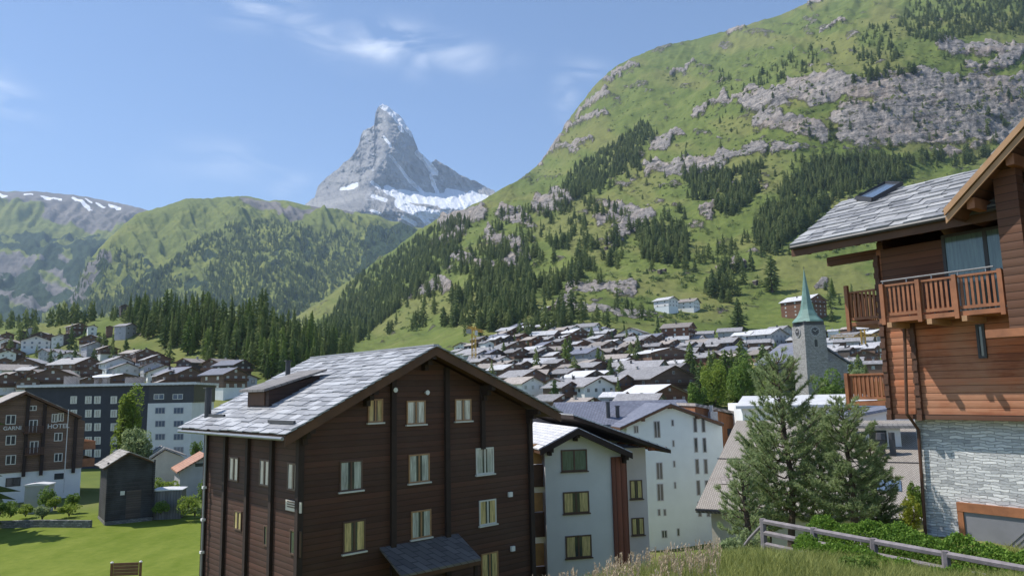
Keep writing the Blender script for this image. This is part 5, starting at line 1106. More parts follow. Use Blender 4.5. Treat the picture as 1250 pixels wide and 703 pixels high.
for s in [(420, 402, 220, 'r', 'n', 60, 9), (620, 462, 130, 'g', 'g', 70, 6), (815, 438, 170, 'g', 'g', 70, 6), (760, 515, 230, 'd', 'g', 55, 6), (1075, 448, 260, 'g', 'p', 40, 7), (350, 530, 130, 'b', 'n', 40, 5), (505, 552, 180, 'b', 'g', 60, 5), (125, 498, 220, 'b', 'g', 36, 6), (920, 470, 150, 'W', 'W', 50, 6), (60, 540, 130, 'b', 'n', 40, 6), (680, 560, 110, 'b', 'g', 50, 5), (600, 648, 150, 'b', 'g', 40, 5), (780, 630, 150, 'd', 'n', 60, 5), (560, 500, 110, 'W', 'g', 50, 5), (900, 540, 90, 'W', 'g', 60, 4)]:
    V5(*s[:5], th=s[5], he=s[6], region=T, dr=(150, 620))
T = 'between church and balconies'
for s in [(1016, 402, 12, 'W', 'p'), (1034, 399, 14, 'b', 'n'), (1055, 398, 18, 'w', 'p'), (1024, 409, 16, 'W', 'g'), (1048, 411, 30, 'g', 'g'), (1046, 421, 18, 'b', 'p'), (1060, 422, 16, 'b', 'p'), (1030, 424, 16, 'd', 'g'), (1008, 416, 12, 'W', 'p'), (1036, 436, 26, 'W', 'g'), (1062, 440, 22, 'c', 'g'), (935, 405, 26, 'W', 'g'), (950, 398, 24, 'g', 'g'), (925, 414, 24, 'b', 'g')]:
    chalet(*s, region=T if s[0] > 1000 else 'just left of the church', th=hr.choice((35, 60, 70)), dr=(150, 700), he=6)
chalet(982, 361, 42, 'r', 'p', region='standing right behind the church spire', th=40, he=11, dr=(300, 900))
for (x, y, w) in [(808, 329, 6), (814, 328, 5), (897, 321, 8), (743, 301, 5), (752, 298, 6), (925, 342, 7), (668, 374, 13), (912, 318, 5)]:
    chalet(x, y, w, 'd' if w < 13 else 'b', 'n' if w < 13 else 'p', region='on the steep meadows', he=3.2, dr=(300, 2500), name='hay_barn', win=False, cat='barn')
# left village
Kl = .1422
def V6(x, y, w, *a, **k): chalet(x * Kl, 380 + y * Kl, w * Kl, *a, **k)
T = 'in the upper left village'
for s in [(40, 185, 110, 'w', 'p'), (175, 168, 56, 'd', 'p'), (300, 215, 250, 'u', 'g'), (410, 200, 130, 'b', 'g'), (640, 105, 160, 'b', 'n'), (770, 120, 84, 'W', 'g'), (60, 255, 110, 'w', 'g'), (560, 190, 60, 'd', 'n'), (240, 140, 60, 'g', 'g'), (920, 125, 60, 'b', 'p')]:
    V6(*s, region=T, dr=(250, 900), th=hr.choice((35, 45)))
T = 'in the middle left village'
for s in [(50, 335, 150, 'W', 'n'), (795, 262, 190, 'g', 'g'), (650, 398, 310, 'c', 'g'), (995, 395, 260, 'u', 'g'), (30, 400, 120, 'b', 'g')]:
    V6(*s, region=T, dr=(200, 700), th=70 if s[0] == 650 else 40)
T = 'behind the apartment block'
for s in [(450, 488, 400, 'w', 'g'), (40, 535, 280, 'w', 'g'), (970, 536, 300, 'w', 'W'), (760, 560, 200, 'b', 'g'), (250, 560, 200, 'c', 'n')]:
    V6(*s, region=T, dr=(170, 400), th=66 if s[0] == 970 else 36, pitch=.2 if s[0] == 970 else .4)
V7 = lambda x, y, w, *a, **k: chalet(140 + x * Kl, 380 + y * Kl, w * Kl, *a, **k)
V7(75, 105, 130, 'g', 'g', region='beside the wood on the knoll', he=6.5, dr=(250, 700), th=70)
V7(250, 325, 200, 'w', 'p', region='stepped above the apartment block', dr=(200, 600), he=8); V7(345, 372, 230, 'b', 'g', region='stepped above the apartment block', dr=(200, 600), he=7); V7(330, 430, 210, 'g', 'd', region='stepped above the apartment block', dr=(180, 600))
V7(560, 478, 300, 'b', 'b', region='below the knoll wood', dr=(180, 500), th=60); V7(450, 512, 230, 'w', 'g', region='below the knoll wood', dr=(180, 500)); V7(420, 585, 130, 'r', 'n', region='below the knoll wood', dr=(165, 400))
V7(1010, 418, 240, 'd', 'b', region='at the right foot of the knoll wood', dr=(180, 500), th=62); V7(940, 486, 300, 'w', 'b', region='at the right foot of the knoll wood', dr=(170, 500), th=62, he=8); V7(1125, 540, 170, 'g', 'n', region='at the right foot of the knoll wood', dr=(150, 400), he=5)
chalet(147, 372, 10, 'd', 'p', region='alone on top of the knoll', dr=(300, 900), he=4); chalet(210, 448 - 62, 12, 'b', 'p', region='among the trees of the knoll', dr=(300, 900), he=4)
# more roofs between the listed ones
VIL = [(560, 428), (640, 398), (720, 402), (830, 412), (930, 420), (930, 440), (840, 440), (835, 470), (815, 486), (700, 492), (660, 492), (600, 458)]
fr_ = random.Random(23)
def scatter_houses(poly, n, region, dr, size, walls, roofs, dup=.8):
    xs = [p[0] for p in poly]; ys = [p[1] for p in poly]; k = 0
    for _ in range(n * 30):
        if k >= n: break
        x = fr_.uniform(min(xs), max(xs)); y = fr_.uniform(min(ys), max(ys))
        if not inpoly(np.array([x]), np.array([y]), poly)[0]: continue
        h_ = pixhit(x, y + 6)
        if h_ is None or not (dr[0] < h_.y < dr[1]): continue
        w = fr_.uniform(*size); rr = w * .55
        if any(h.get('cat', 1) and (h['x'] - h_.x) ** 2 + (h['y'] - h_.y) ** 2 < (h['r'] * dup + rr) ** 2 for h in HOUSES): continue
        d = h_.y; wp = w * 1.3 * F / d; chalet(x, proj((h_.x, h_.y, h_.z + 6.5))[1], wp / 1.22, fr_.choice(walls), fr_.choice(roofs), th=fr_.choice((15, 30, 40, 46, 62, 80, -25)), he=fr_.uniform(4.2, 6.4), d=d, region=region); k += 1
    print('filled', k)
scatter_houses(VIL, 60, 'filling gaps in the main village', (110, 620), (9, 14), 'bwwccrgWWW', 'gggppnnndb')
scatter_houses([(930, 410), (1065, 405), (1065, 445), (1000, 450), (930, 430)], 14, 'in the rows beside the church', (220, 620), (9, 13), 'bwWcg', 'ggpp')
scatter_houses([(-20, 405), (90, 400), (150, 420), (230, 446), (300, 452), (240, 470), (0, 470)], 26, 'in the gaps of the left village', (165, 700), (8, 15), 'bwWcgudWc', 'ggggpnnb')
# labels: by look, then by where among its neighbours
ordinal = lambda n: ['', 'first', 'second', 'third', 'fourth', 'fifth', 'sixth', 'seventh', 'eighth', 'ninth', 'tenth', 'eleventh', 'twelfth'][n] if n < 13 else str(n) + ('th' if 10 < n % 100 < 14 else {1: 'st', 2: 'nd', 3: 'rd'}.get(n % 10, 'th'))
keep_reg = ('on the steep meadows', 'on the slope above the village', 'standing right behind the church spire', 'alone on top of the knoll', 'among the trees of the knoll', 'beside the wood on the knoll', 'above the long grey roofs')
for h in HOUSES:
    if h['region'] in keep_reg: continue
    if h['px'] < 340: bands, pl = (398, 410, 424, 440), 'left village'
    elif h['px'] > 925: bands, pl = (404, 414, 424), 'church side'
    else: bands, pl = (392, 400, 408, 417, 428, 442, 458, 476), 'village'
    h['region'] = f"in {ordinal(sum(h['py'] > b for b in bands) + 1)} {pl} row"
regs = {}
for h in HOUSES: regs.setdefault(h['region'], []).append(h)
for rg_, hs in regs.items():
    hs.sort(key=lambda h: h['px'])
    for h in hs:
        same = [k_ for k_ in hs if k_['wall'] == h['wall'] and k_['roof'] == h['roof'] and k_['e'].name.split('.')[0] == h['e'].name.split('.')[0]]
        kind = 'hay barn' if h['e'].name.startswith('hay') else 'chalet'
        lab = f"{h['wall']} {kind} with {h['roof']} roof"
        if len(same) > 1: lab += f", {ordinal(same.index(h) + 1)} such from left,"
        h['e']['label'] = lab + ' ' + rg_
        h['e']['group'] = 'chalets of the left village' if h['px'] < 310 else ('hay barns on the meadows' if kind == 'hay barn' else 'chalets of the village')
mx_w = max(len(h['e']['label'].split()) for h in HOUSES); print('houses', len(HOUSES), 'max words', mx_w, 'dupes', len(HOUSES) - len(set(h['e']['label'] for h in HOUSES)))

# ================================================================ church
dC = 215.0; cx = (986 - 625) / F * dC; gzc = gz(cx, dC) - 1
CH = empty('church', (cx, dC, gzc), R(8)); tag(CH, 'grey stone church with clock tower and slender green copper spire', 'church')
kC = dC / F; zC = lambda py: P(985, py, dC).z - gzc
TW_ = 3.5
b = MB(); b.prism([(-TW_, 0), (TW_, 0), (TW_ - .25, zC(398)), (-TW_ + .25, zC(398))], 'y', -TW_, TW_); b.build('tower', M['stone_church'], CH)
b = MB(); b.box(-TW_ + .45, TW_ - .45, -TW_ + .25, TW_ - .25, zC(398), zC(393)); b.build('belfry_band', M['darkgrey'], CH)
for sx in (-1, 1):
    for sy in (-1, 1): pass
b = MB(); rings = [(zC(393.5), 4.25), (zC(391.5), 4.0), (zC(386), 2.75), (zC(378), 1.85), (zC(366), 1.25), (zC(345), .55), (zC(329), .06)]
n8 = 8
for i, (z, r_) in enumerate(rings):
    for k_ in range(n8): a = 2 * math.pi * (k_ + .5) / n8; b.v.append((math.cos(a) * r_ * 1.04, math.sin(a) * r_ * 1.04, z))
for i in range(len(rings) - 1):
    for k_ in range(n8): b.f.append([i * n8 + k_, i * n8 + (k_ + 1) % n8, (i + 1) * n8 + (k_ + 1) % n8, (i + 1) * n8 + k_]); b.m.append(0)
b.f.append(list(range(n8))[::-1]); b.m.append(0)
sp_ = b.build('spire', M['copper'], CH)
b = MB(); b.tube([(0, 0, zC(329)), (0, 0, zC(325))], .06, 6); b.bar((-.4, 0, zC(326.6)), (.4, 0, zC(326.6)), .08, .08); b.build('cross', M['darkgrey'], sp_)
for face in ((0, -1), (-1, 0)):
    b = MB(); zc = zC(405.5); n_ = 20
    cpts = [(1.45 * math.cos(2 * math.pi * k_ / n_), zc + 1.45 * math.sin(2 * math.pi * k_ / n_)) for k_ in range(n_)]
    ax_ = 'y' if face[1] else 'x'; b.prism(cpts, ax_, -TW_ - .02, -TW_ + .3, 0); ck = b.build('clock', M['grey_wall'], CH)
    b = MB(); cpts = [(1.2 * math.cos(2 * math.pi * k_ / n_), zc + 1.2 * math.sin(2 * math.pi * k_ / n_)) for k_ in range(n_)]; b.prism(cpts, ax_, -TW_ - .06, -TW_ - .021); b.build('clock_face', M['darkgrey'], ck)
    b = MB()
    def hp(a, r0, r1, wd):
        p0 = (math.sin(a) * r0, zc + math.cos(a) * r0); p1 = (math.sin(a) * r1, zc + math.cos(a) * r1)
        if ax_ == 'y': b.bar((p0[0], -TW_ - .08, p0[1]), (p1[0], -TW_ - .08, p1[1]), wd, .03, up=(0, 1, 0))
        else: b.bar((-TW_ - .08, -p0[0], p0[1]), (-TW_ - .08, -p1[0], p1[1]), wd, .03, up=(1, 0, 0))
    hp(.9, -.1, 1.0, .10); hp(-1.0, -.1, .7, .13)
    for k_ in range(12): hp(k_ * math.pi / 6, .95, 1.12, .09)
    b.build('clock_hands', M['letter'], ck)
for (z0, z1, w_) in ((zC(424), zC(415), .45),):
    b = MB(); b.prism([(-w_, z0), (w_, z0), (w_, z1 - .3), (0, z1), (-w_, z1 - .3)], 'y', -TW_ - .03, -TW_ + .2); b.build('belfry_window', M['frame_dark'], CH)
    b = MB(); b.prism([(-w_ - .25, z0 - .2), (w_ + .25, z0 - .2), (w_ + .25, z1 - .2), (0, z1 + .3), (-w_ - .25, z1 - .2)], 'y', -TW_ - .015, -TW_ + .15); b.build('window_surround', M['concrete'], CH)
b = MB(); b.prism([(2, -2), (13.5, -2), (13.5, zC(443)), (3.5, zC(416)), (2, zC(418))], 'y', 3.6, 24); b.build('nave', M['stone_church'], CH)
b = MB(); b.prism([(3.8, zC(413.5)), (14.5, zC(443)), (14.5, zC(445)), (3.8, zC(416))], 'y', 3.0, 24.6); b.prism([(3.798, zC(413.5)), (-5.5, zC(440)), (-5.5, zC(442)), (3.798, zC(416))], 'y', 4.2, 24.6); b.build('nave_roof', M['roof_blue'], CH)
b = MB(); b.box(3.95, 9, .4, 3.5, -2, zC(441)); b.build('porch', M['stone_church'], CH)
HOUSES.append(dict(x=cx, y=dC, r=10, e=CH))

# ================================================================ cranes
def crane(px, py_top, d, py_jib0, jib, ang, label):
    a = (px - 625) / F; x = a * d; z0 = gz(x, d); zt_ = P(px, py_top, d).z - z0; e = empty('tower_crane', (x, d, z0), R(ang)); tag(e, label, 'crane')
    def lattice(mb, p, q, s, axis):
        p = Vector(p); q = Vector(q); n = max(2, int((q - p).length / (s * 1.6)))
        if axis == 'z': offs = [Vector((i * s / 2, j * s / 2, 0)) for i, j in ((-1, -1), (1, -1), (1, 1), (-1, 1))]
        else: offs = [Vector((0, -s / 2, 0)), Vector((0, s / 2, 0)), Vector((0, 0, s * .8))]
        for o_ in offs: mb.bar(p + o_, q + o_, s * .14, s * .14)
        m_ = len(offs)
        for i in range(n):
            A_ = p.lerp(q, i / n); B_ = p.lerp(q, (i + 1) / n)
            for k_ in range(m_): mb.bar(A_ + offs[k_], B_ + offs[(k_ + 1) % m_], s * .08, s * .08)
    b = MB(); lattice(b, (0, 0, -2), (0, 0, zt_), 1.6, 'z'); b.build('mast', M['yellow_paint'], e)
    b = MB(); zj = P(px, py_jib0, d).z - z0; lattice(b, (-8, 0, zj), (jib, 0, zj), 1.4, 'x'); b.build('jib', M['yellow_paint'], e)
    b = MB(); b.box(-8, -5.5, -.8, .8, zj - 2, zj - .1); b.build('counterweight', M['concrete'], e)
    b = MB(); b.box(-1.1, 1.1, -1.5, -.85, zj - 2.4, zj - .2); b.build('cab', M['letter'], e)
crane(577, 398, 330, 403, 14, 75, 'yellow tower crane rising among the village roofs beside the big timber hotel gable')
crane(1052, 402, 330, 411, 14, 168, 'yellow crane with its jib between the church and the timber chalet balcony')
# ================================================================ trees
def conifer_np(h, spread, tiers, nb, seed, jag=.35, droop=.25, pw=.68):
    """crown of drooping pointed boughs in whorls; verts, tris"""
    rg_ = np.random.default_rng(seed); V = []; Fc = []
    for i in range(tiers):
        t = (i + .5) / tiers; z = h * (.08 + .92 * t); r = spread * (1 - t) ** pw * (min(1, .55 + t * 3) if pw < .6 else 1) * (1 + rg_.uniform(-.12, .12)) + .03 * spread
        for k in range(nb):
            a = 2 * math.pi * (k + rg_.uniform(-.35, .35)) / nb + i * 1.3; rr = r * (1 + rg_.uniform(-jag, jag * .6)); dz = -droop * rr * rg_.uniform(.6, 1.5)
            wd = r * .9 / nb * 3.4 * rg_.uniform(.6, 1.1); zc = z + rg_.uniform(-.4, .4) * h / tiers; ca, sa = math.cos(a), math.sin(a); b = len(V)
            V += [(0, 0, zc + h / tiers * .9), (ca * rr * .6 - sa * wd / 2, sa * rr * .6 + ca * wd / 2, zc + dz * .45), (ca * rr, sa * rr, zc + dz), (ca * rr * .6 + sa * wd / 2, sa * rr * .6 - ca * wd / 2, zc + dz * .45 - .1 * wd), (ca * rr * .25, sa * rr * .25, zc - h / tiers * .6)]
            Fc += [(b, b + 1, b + 2), (b, b + 2, b + 3), (b + 4, b + 2, b + 1), (b + 4, b + 3, b + 2)]
    b = len(V); V += [(0, 0, h * 1.03), (.04 * spread, 0, h * .9), (-.02 * spread, .035 * spread, h * .9), (-.02 * spread, -.035 * spread, h * .9)]; Fc += [(b, b + 1, b + 2), (b, b + 2, b + 3), (b, b + 3, b + 1)]
    return np.array(V, float), np.array(Fc, int)
def trunk_mesh(h, r):
    b = MB(); b.tube([(0, 0, -.12), (0, 0, h * .4), (0, 0, h * .9)], [r * 1.2, r * .8, r * .15], 6); return b.mesh('trunk', M['trunk'])
CT = []
for i in range(5):
    V_, F_ = conifer_np(1.0, (.15, .17, .13, .19, .16)[i], (17, 15, 17, 13, 14)[i], (10, 9, 10, 8, 9)[i], 40 + i, (.35, .45, .35, .55, .5)[i], .25, (.68, .5, .75, .42, .6)[i]); CT.append((V_, F_))
def scaled_crown(i, h, mat, wide=1.0):
    V_, F_ = CT[i]; W_ = V_ * h; W_[:, :2] *= wide; return npmesh('crown', W_, F_, mat)
CRM = [scaled_crown(i, 1.0, M['conifer']) for i in range(5)]; CRB = [scaled_crown(i, 1.0, M['conifer_bright'], 1.1) for i in range(5)]
TRM = trunk_mesh(1.0, .018)
tr_ = random.Random(5)
def tree(x, y, z, h, label, group, bright=False, wide=1.0, name='conifer'):
    e = empty(name, (x, y, z - .3), tr_.uniform(0, 6.28)); tag(e, label, 'tree', group); e.scale = (h * wide, h * wide, h)
    obj('crown', tr_.choice(CRB if bright else CRM), e); obj('trunk', TRM, e); return e
def free(x, y, m=0.6):
    return all((h['x'] - x) ** 2 + (h['y'] - y) ** 2 > (h['r'] * m) ** 2 for h in HOUSES)
def poly_sample(poly, n, rnd):
    xs = [p[0] for p in poly]; ys = [p[1] for p in poly]; out_ = []
    g = 0
    while len(out_) < n and g < n * 60:
        g += 1; x = rnd.uniform(min(xs), max(xs)); y = rnd.uniform(min(ys), max(ys))
        if inpoly(np.array([x]), np.array([y]), poly)[0]: out_.append((x, y))
    return out_
PLANTS = []; done_xy = []
def plant(poly, n, hmin, hmax, label, group, bright=.1, gap=2.2, wide=(.9, 1.3), free_m=.8):
    for (x, y) in poly_sample(poly, n, tr_):
        h_ = pixhit(x, y)
        if h_ is None or not free(h_.x, h_.y, free_m): continue
        if any((h_.x - a) ** 2 + (h_.y - b_) ** 2 < gap * gap for a, b_ in done_xy): continue
        done_xy.append((h_.x, h_.y)); PLANTS.append((h_.x, h_.y, h_.z, tr_.uniform(hmin, hmax) * tr_.uniform(.7, 1.1), label, group, tr_.random() < bright, tr_.uniform(*wide)))
KN = [(150, 392), (185, 386), (250, 382), (300, 386), (340, 392), (375, 402), (400, 415), (432, 432), (432, 452), (400, 466), (330, 466), (290, 452), (225, 436), (180, 418), (160, 408)]
plant(KN, 330, 13, 21, 'tall dark conifer in the dense wood on the knoll behind the timber hotel', 'conifers of the wood on the knoll', .15, 2.6)
plant([(95, 384), (160, 386), (165, 396), (130, 398), (95, 398)], 14, 9, 15, 'conifer on the open left shoulder of the knoll', 'conifers left of the knoll wood', .3, 3)
plant([(10, 418), (150, 412), (165, 445), (100, 455), (0, 470)], 26, 7, 12, 'conifer standing between the chalets of the left village', 'conifers among the left village chalets', .3, 4, (1.1, 1.6), .9)
plant([(185, 440), (260, 440), (300, 450), (330, 448), (270, 470), (200, 462)], 12, 7, 11, 'conifer below the knoll wood between grey roofs', 'conifers below the knoll wood', .4, 4, (1.1, 1.5), 1.1)
plant([(560, 430), (700, 400), (830, 410), (840, 470), (700, 485), (600, 470)], 90, 5, 10, 'slim conifer between the village roofs', 'conifers between the village roofs', .5, 6, (1.1, 1.7), .85)
def single(px, py_top, hpx, d, label, bright=False, wide=1.2, name='conifer'):
    g_ = pixhit(px, py_top + hpx * .97); d = g_.y; h = hpx * d / F; tree(g_.x, d, g_.z, h, label, None, bright, wide, name)

single(691, 414, 44, 210, 'bright green slender larch in the middle of the village roofs', True, 1.5, 'larch'); single(678, 466, 44, 135, 'dark spruce behind the white gabled house near the timber hotel', False, 1.5)
single(756, 462, 46, 140, 'dark spruce among the broad grey village roofs', False, 1.5); single(731, 425, 30, 200, 'bright conifer in front of a grey village chalet', True, 1.6)
single(747, 436, 26, 200, 'dark bushy conifer beside the broad grey roof', False, 1.8); single(902, 364, 40, 500, 'large lone conifer on the meadow above the village', False, 2.0); single(890, 352, 18, 560, 'round topped small conifer on the meadow', False, 2.2)
single(97, 528, 42, 108, 'pale green larch at the right side of the brown guest house', True, 1.5, 'larch')
single(943, 312, 46, 620, 'big dark conifer in the open meadow above the church', False, 1.8)
# conifers in the churchyard and village right
plant([(835, 462), (870, 452), (930, 455), (1060, 470), (1060, 500), (840, 500)], 60, 9, 14, 'bushy green tree in the grove in front of the church', 'trees of the grove in front of the church', .65, 3.0, (1.5, 2.3), .6)
plant([(990, 400), (1062, 395), (1062, 372), (1005, 352)], 22, 12, 18, 'conifer in the row right behind the church', 'conifers behind the church', .2, 5, (1.0, 1.4), .6)
plant([(560, 400), (640, 370), (665, 390), (610, 410), (565, 425)], 26, 9, 15, 'conifer on the slope directly above the village', 'conifers above the village', .4, 6, (1.2, 1.7), .8)
plant([(720, 388), (760, 372), (800, 382), (790, 398), (740, 402)], 14, 7, 13, 'conifer on the rocky slope above the village', 'conifers below the crags', .4, 6, (1.2, 1.7), .8)
PLANTS.sort(key=lambda p: -p[3] / p[1])
singles_n = sum(1 for o_ in bpy.data.objects if o_.get('category') == 'tree')
for p in PLANTS[:284 - singles_n]: tree(*p)
SMALL = PLANTS[284 - singles_n:]; cnt = len(PLANTS)
grp = {}
for o_ in list(bpy.data.objects):
    if o_.get('category') == 'tree' and o_.get('group'): grp.setdefault(o_['group'], []).append(o_)
for g_, os_ in grp.items():
    if len(os_) > 60: continue
    os_.sort(key=lambda o_: proj(o_.location)[0])
    for i, o_ in enumerate(os_): o_['label'] = f"{ordinal(i + 1)} from left: " + o_['label']
print('individual conifers', cnt)
# ---- far woods: one mass each
def woods(name, label, points, hmin, hmax, seed, low=True, kind='stuff'):
    rg_ = np.random.default_rng(seed); tmpl = []
    for i in range(4):
        tmpl.append(conifer_np(1.0, (.20, .24, .17, .25)[i], 5 if low else 8, 6 if low else 7, 70 + i, .45, .25, (.68, .5, .75, .42)[i]))
    Vs, Fs, Ts, base = [], [], [], 0
    for (x, y, z) in points:
        V_, F_ = tmpl[rg_.integers(4)]; h = rg_.uniform(hmin, hmax) * rg_.uniform(.5, 1.12); a = rg_.uniform(0, 6.28); c, s = math.cos(a), math.sin(a); w = rg_.uniform(.9, 1.7)
        Q = np.empty_like(V_); Q[:, 0] = (V_[:, 0] * c - V_[:, 1] * s) * h * w + x; Q[:, 1] = (V_[:, 0] * s + V_[:, 1] * c) * h * w + y; Q[:, 2] = V_[:, 2] * h + z - .05 * h
        Vs.append(Q); Fs.append(F_ + base); Ts.append(np.full(len(V_), rg_.random())); base += len(V_)
    if not Vs: return
    me = npmesh(name, np.concatenate(Vs), np.concatenate(Fs), M['forest'], False, {'tint': np.concatenate(Ts)}); o = obj(name, me); tag(o, label, 'woods', None, kind)
woods('small_conifers', 'smallest conifers of the knoll wood and between the village roofs', [p[:3] for p in SMALL], 9, 15, 6, False)
AREAS = [  # polygon, trees, clustering threshold, hmin, hmax
 ([(398, 398), (428, 345), (470, 318), (520, 282), (560, 262), (575, 275), (560, 300), (530, 335), (490, 375), (450, 408), (430, 425)], 1500, .30, 14, 22),
 ([(600, 300), (640, 310), (655, 350), (660, 388), (620, 405), (575, 405), (590, 350)], 320, .42, 12, 18),
 ([(520, 330), (620, 255), (760, 240), (790, 300), (700, 350), (640, 380), (560, 400), (470, 410)], 900, .50, 12, 20),
 ([(685, 228), (700, 205), (745, 180), (785, 150), (803, 163), (775, 200), (735, 228), (700, 245)], 560, .30, 20, 28),
 ([(660, 240), (760, 190), (800, 170), (810, 185), (760, 235), (690, 262)], 160, .50, 16, 24),
 ([(832, 208), (880, 212), (932, 203), (928, 235), (900, 262), (880, 262), (866, 248), (838, 243)], 330, .32, 15, 22),
 ([(919, 282), (935, 255), (959, 224), (999, 199), (1053, 192), (1118, 199), (1113, 219), (1060, 230), (1020, 245), (985, 280), (955, 300), (945, 312), (922, 300)], 760, .30, 14, 21),
 ([(778, 282), (812, 275), (838, 290), (842, 318), (820, 324), (785, 318)], 150, .3, 13, 19),
 ([(1096, 34), (1112, 0), (1135, -30), (1262, -30), (1262, 46), (1200, 40), (1160, 52), (1120, 52)], 700, .28, 20, 28),
 ([(1040, 62), (1062, 30), (1090, 32), (1090, 60), (1120, 92), (1060, 100), (1050, 80)], 90, .4, 18, 24),
 ([(915, 100), (960, 72), (1018, 50), (1020, 68), (985, 92), (930, 110)], 90, .42, 18, 26),
 ([(560, 330), (900, 240), (980, 300), (900, 360), (700, 345), (640, 400), (560, 400)], 520, .60, 9, 16),
 ([(700, 255), (1250, 190), (1250, 60), (900, 90), (780, 180)], 260, .58, 10, 18),
 ([(1120, 195), (1210, 190), (1215, 200), (1130, 206)], 60, .4, 10, 15),
 ([(850, 350), (890, 330), (905, 360), (870, 372)], 40, .4, 10, 15),
 ([(640, 420), (680, 380), (720, 385), (700, 410)], 40, .5, 8, 12),
 ([(820, 100), (900, 60), (930, 85), (850, 130)], 30, .6, 14, 20)]
pts = []; wr = random.Random(17)
for (poly, n, thr, h0, h1) in AREAS:
    S_ = poly_sample(poly, int(n * 1.5), wr)
    for (x, y) in S_:
        nn = fbm(np.array([x / 16.0]), np.array([y / 10.0]), 4, 77)[0]
        if nn < thr + (wr.random() - .5) * .12: continue
        h_ = pixhit(x, y)
        if h_ is None or h_.y < 330 or not free(h_.x, h_.y, 1.0): continue
        pts.append((h_.x, h_.y, h_.z, h0, h1))
print('wood trees', len(pts))
woods('mountain_forest', 'dark conifer forest scattered in belts over the green mountain side on the right', [p[:3] for p in pts if p[1] < 1e9], 12, 21, 5, False)
# juniper and dwarf shrubs on the slope
ps = []
for (x, y) in poly_sample([(440, 410), (640, 215), (760, 110), (1000, 20), (1250, 20), (1250, 240), (960, 330), (900, 400), (660, 395)], 5200, wr):
    nn = fbm(np.array([x / 11.0]), np.array([y / 6.0]), 4, 79)[0]
    if nn < .50 + (wr.random() - .5) * .1: continue
    h_ = pixhit(x, y)
    if h_ is None or h_.y < 450 or not free(h_.x, h_.y, 1.2): continue
    ps.append(tuple(h_))
def shrubs(name, label, points, seed):
    rg_ = np.random.default_rng(seed); Vs, Fs, Ts = [], [], []
    for i, (x, y, z) in enumerate(points):
        r_ = rg_.uniform(.8, 2.3) * (1 + y / 3000); k = 12; q = rg_.normal(0, 1, (k, 3)); q /= np.linalg.norm(q, axis=1)[:, None]; q[:, 2] = np.abs(q[:, 2]) * .8; q *= r_ * rg_.uniform(.7, 1.1, (k, 1))
        t1 = rg_.normal(0, 1, (k, 3)) * r_ * .45; t2 = rg_.normal(0, 1, (k, 3)) * r_ * .45; c = np.array([x, y, z])
        Vs.append(np.stack([q + t1, q + t2, q - (t1 + t2) * .7], 1).reshape(-1, 3) + c); Fs.append(np.arange(3 * k).reshape(-1, 3) + i * 3 * k); Ts.append(np.full(3 * k, rg_.random()))
    o = obj(name, npmesh(name, np.concatenate(Vs), np.concatenate(Fs), M['forest'], False, {'tint': np.concatenate(Ts)})); tag(o, label, 'shrubs', None, 'stuff')
shrubs('hillside_shrubs', 'low juniper and dwarf shrubs dotted over the green mountain side', ps, 12); print('shrubs', len(ps))
# valley woods in front of the left mountain
bvB = BVHTree.FromPolygons(VB.reshape(-1, 3).tolist(), gridfaces(*VB.shape[:2]).tolist())
ptsB = []
for poly, n, thr in [(FOREST_B, 5200, .30), ([(60, 392), (90, 340), (130, 300), (200, 330), (200, 395)], 500, .5), ([(440, 340), (500, 300), (520, 290), (500, 330), (450, 380)], 500, .35), ([(420, 262), (500, 276), (520, 284), (470, 300), (440, 290)], 160, .45)]:
    for (x, y) in poly_sample(poly, n, wr):
        if fbm(np.array([x / 9.0]), np.array([y / 12.0]), 4, 78)[0] < thr: continue
        w1 = fbm(np.array([x / 18]), np.array([y / 14]), 5, 61)[0] - .5
        if strokes(np.array([x + w1 * 20]), np.array([y + w1 * 12]), [(215, 335, 262, 312, 7), (236, 348, 240, 338, 9), (205, 358, 225, 355, 6), (415, 345, 430, 360, 5)])[0] > 0: continue
        v = P(x, y, 1).normalized(); h_ = bvB.ray_cast(Vector((0, 0, 0)) + v * 5, v)[0]
        if h_ is None or pixhit(x, y) is not None: continue
        ptsB.append(tuple(h_))
print('left forest', len(ptsB)); woods('valley_forest', 'bluish conifer forest covering the mountain spur left of the horned peak', ptsB, 24, 38, 6, True)
pv_ = []
for (x, y) in poly_sample([(-40, 386), (95, 388), (250, 384), (250, 398), (95, 400), (-40, 404)], 150, wr) + poly_sample([(150, 378), (420, 396), (460, 420), (380, 410), (200, 392)], 300, wr):
    h_ = pixhit(x, y)
    if h_ is not None and h_.y > 560: pv_.append(tuple(h_))
woods('valley_floor_wood', 'dark belt of conifers behind the left village', pv_, 13, 20, 7, True)

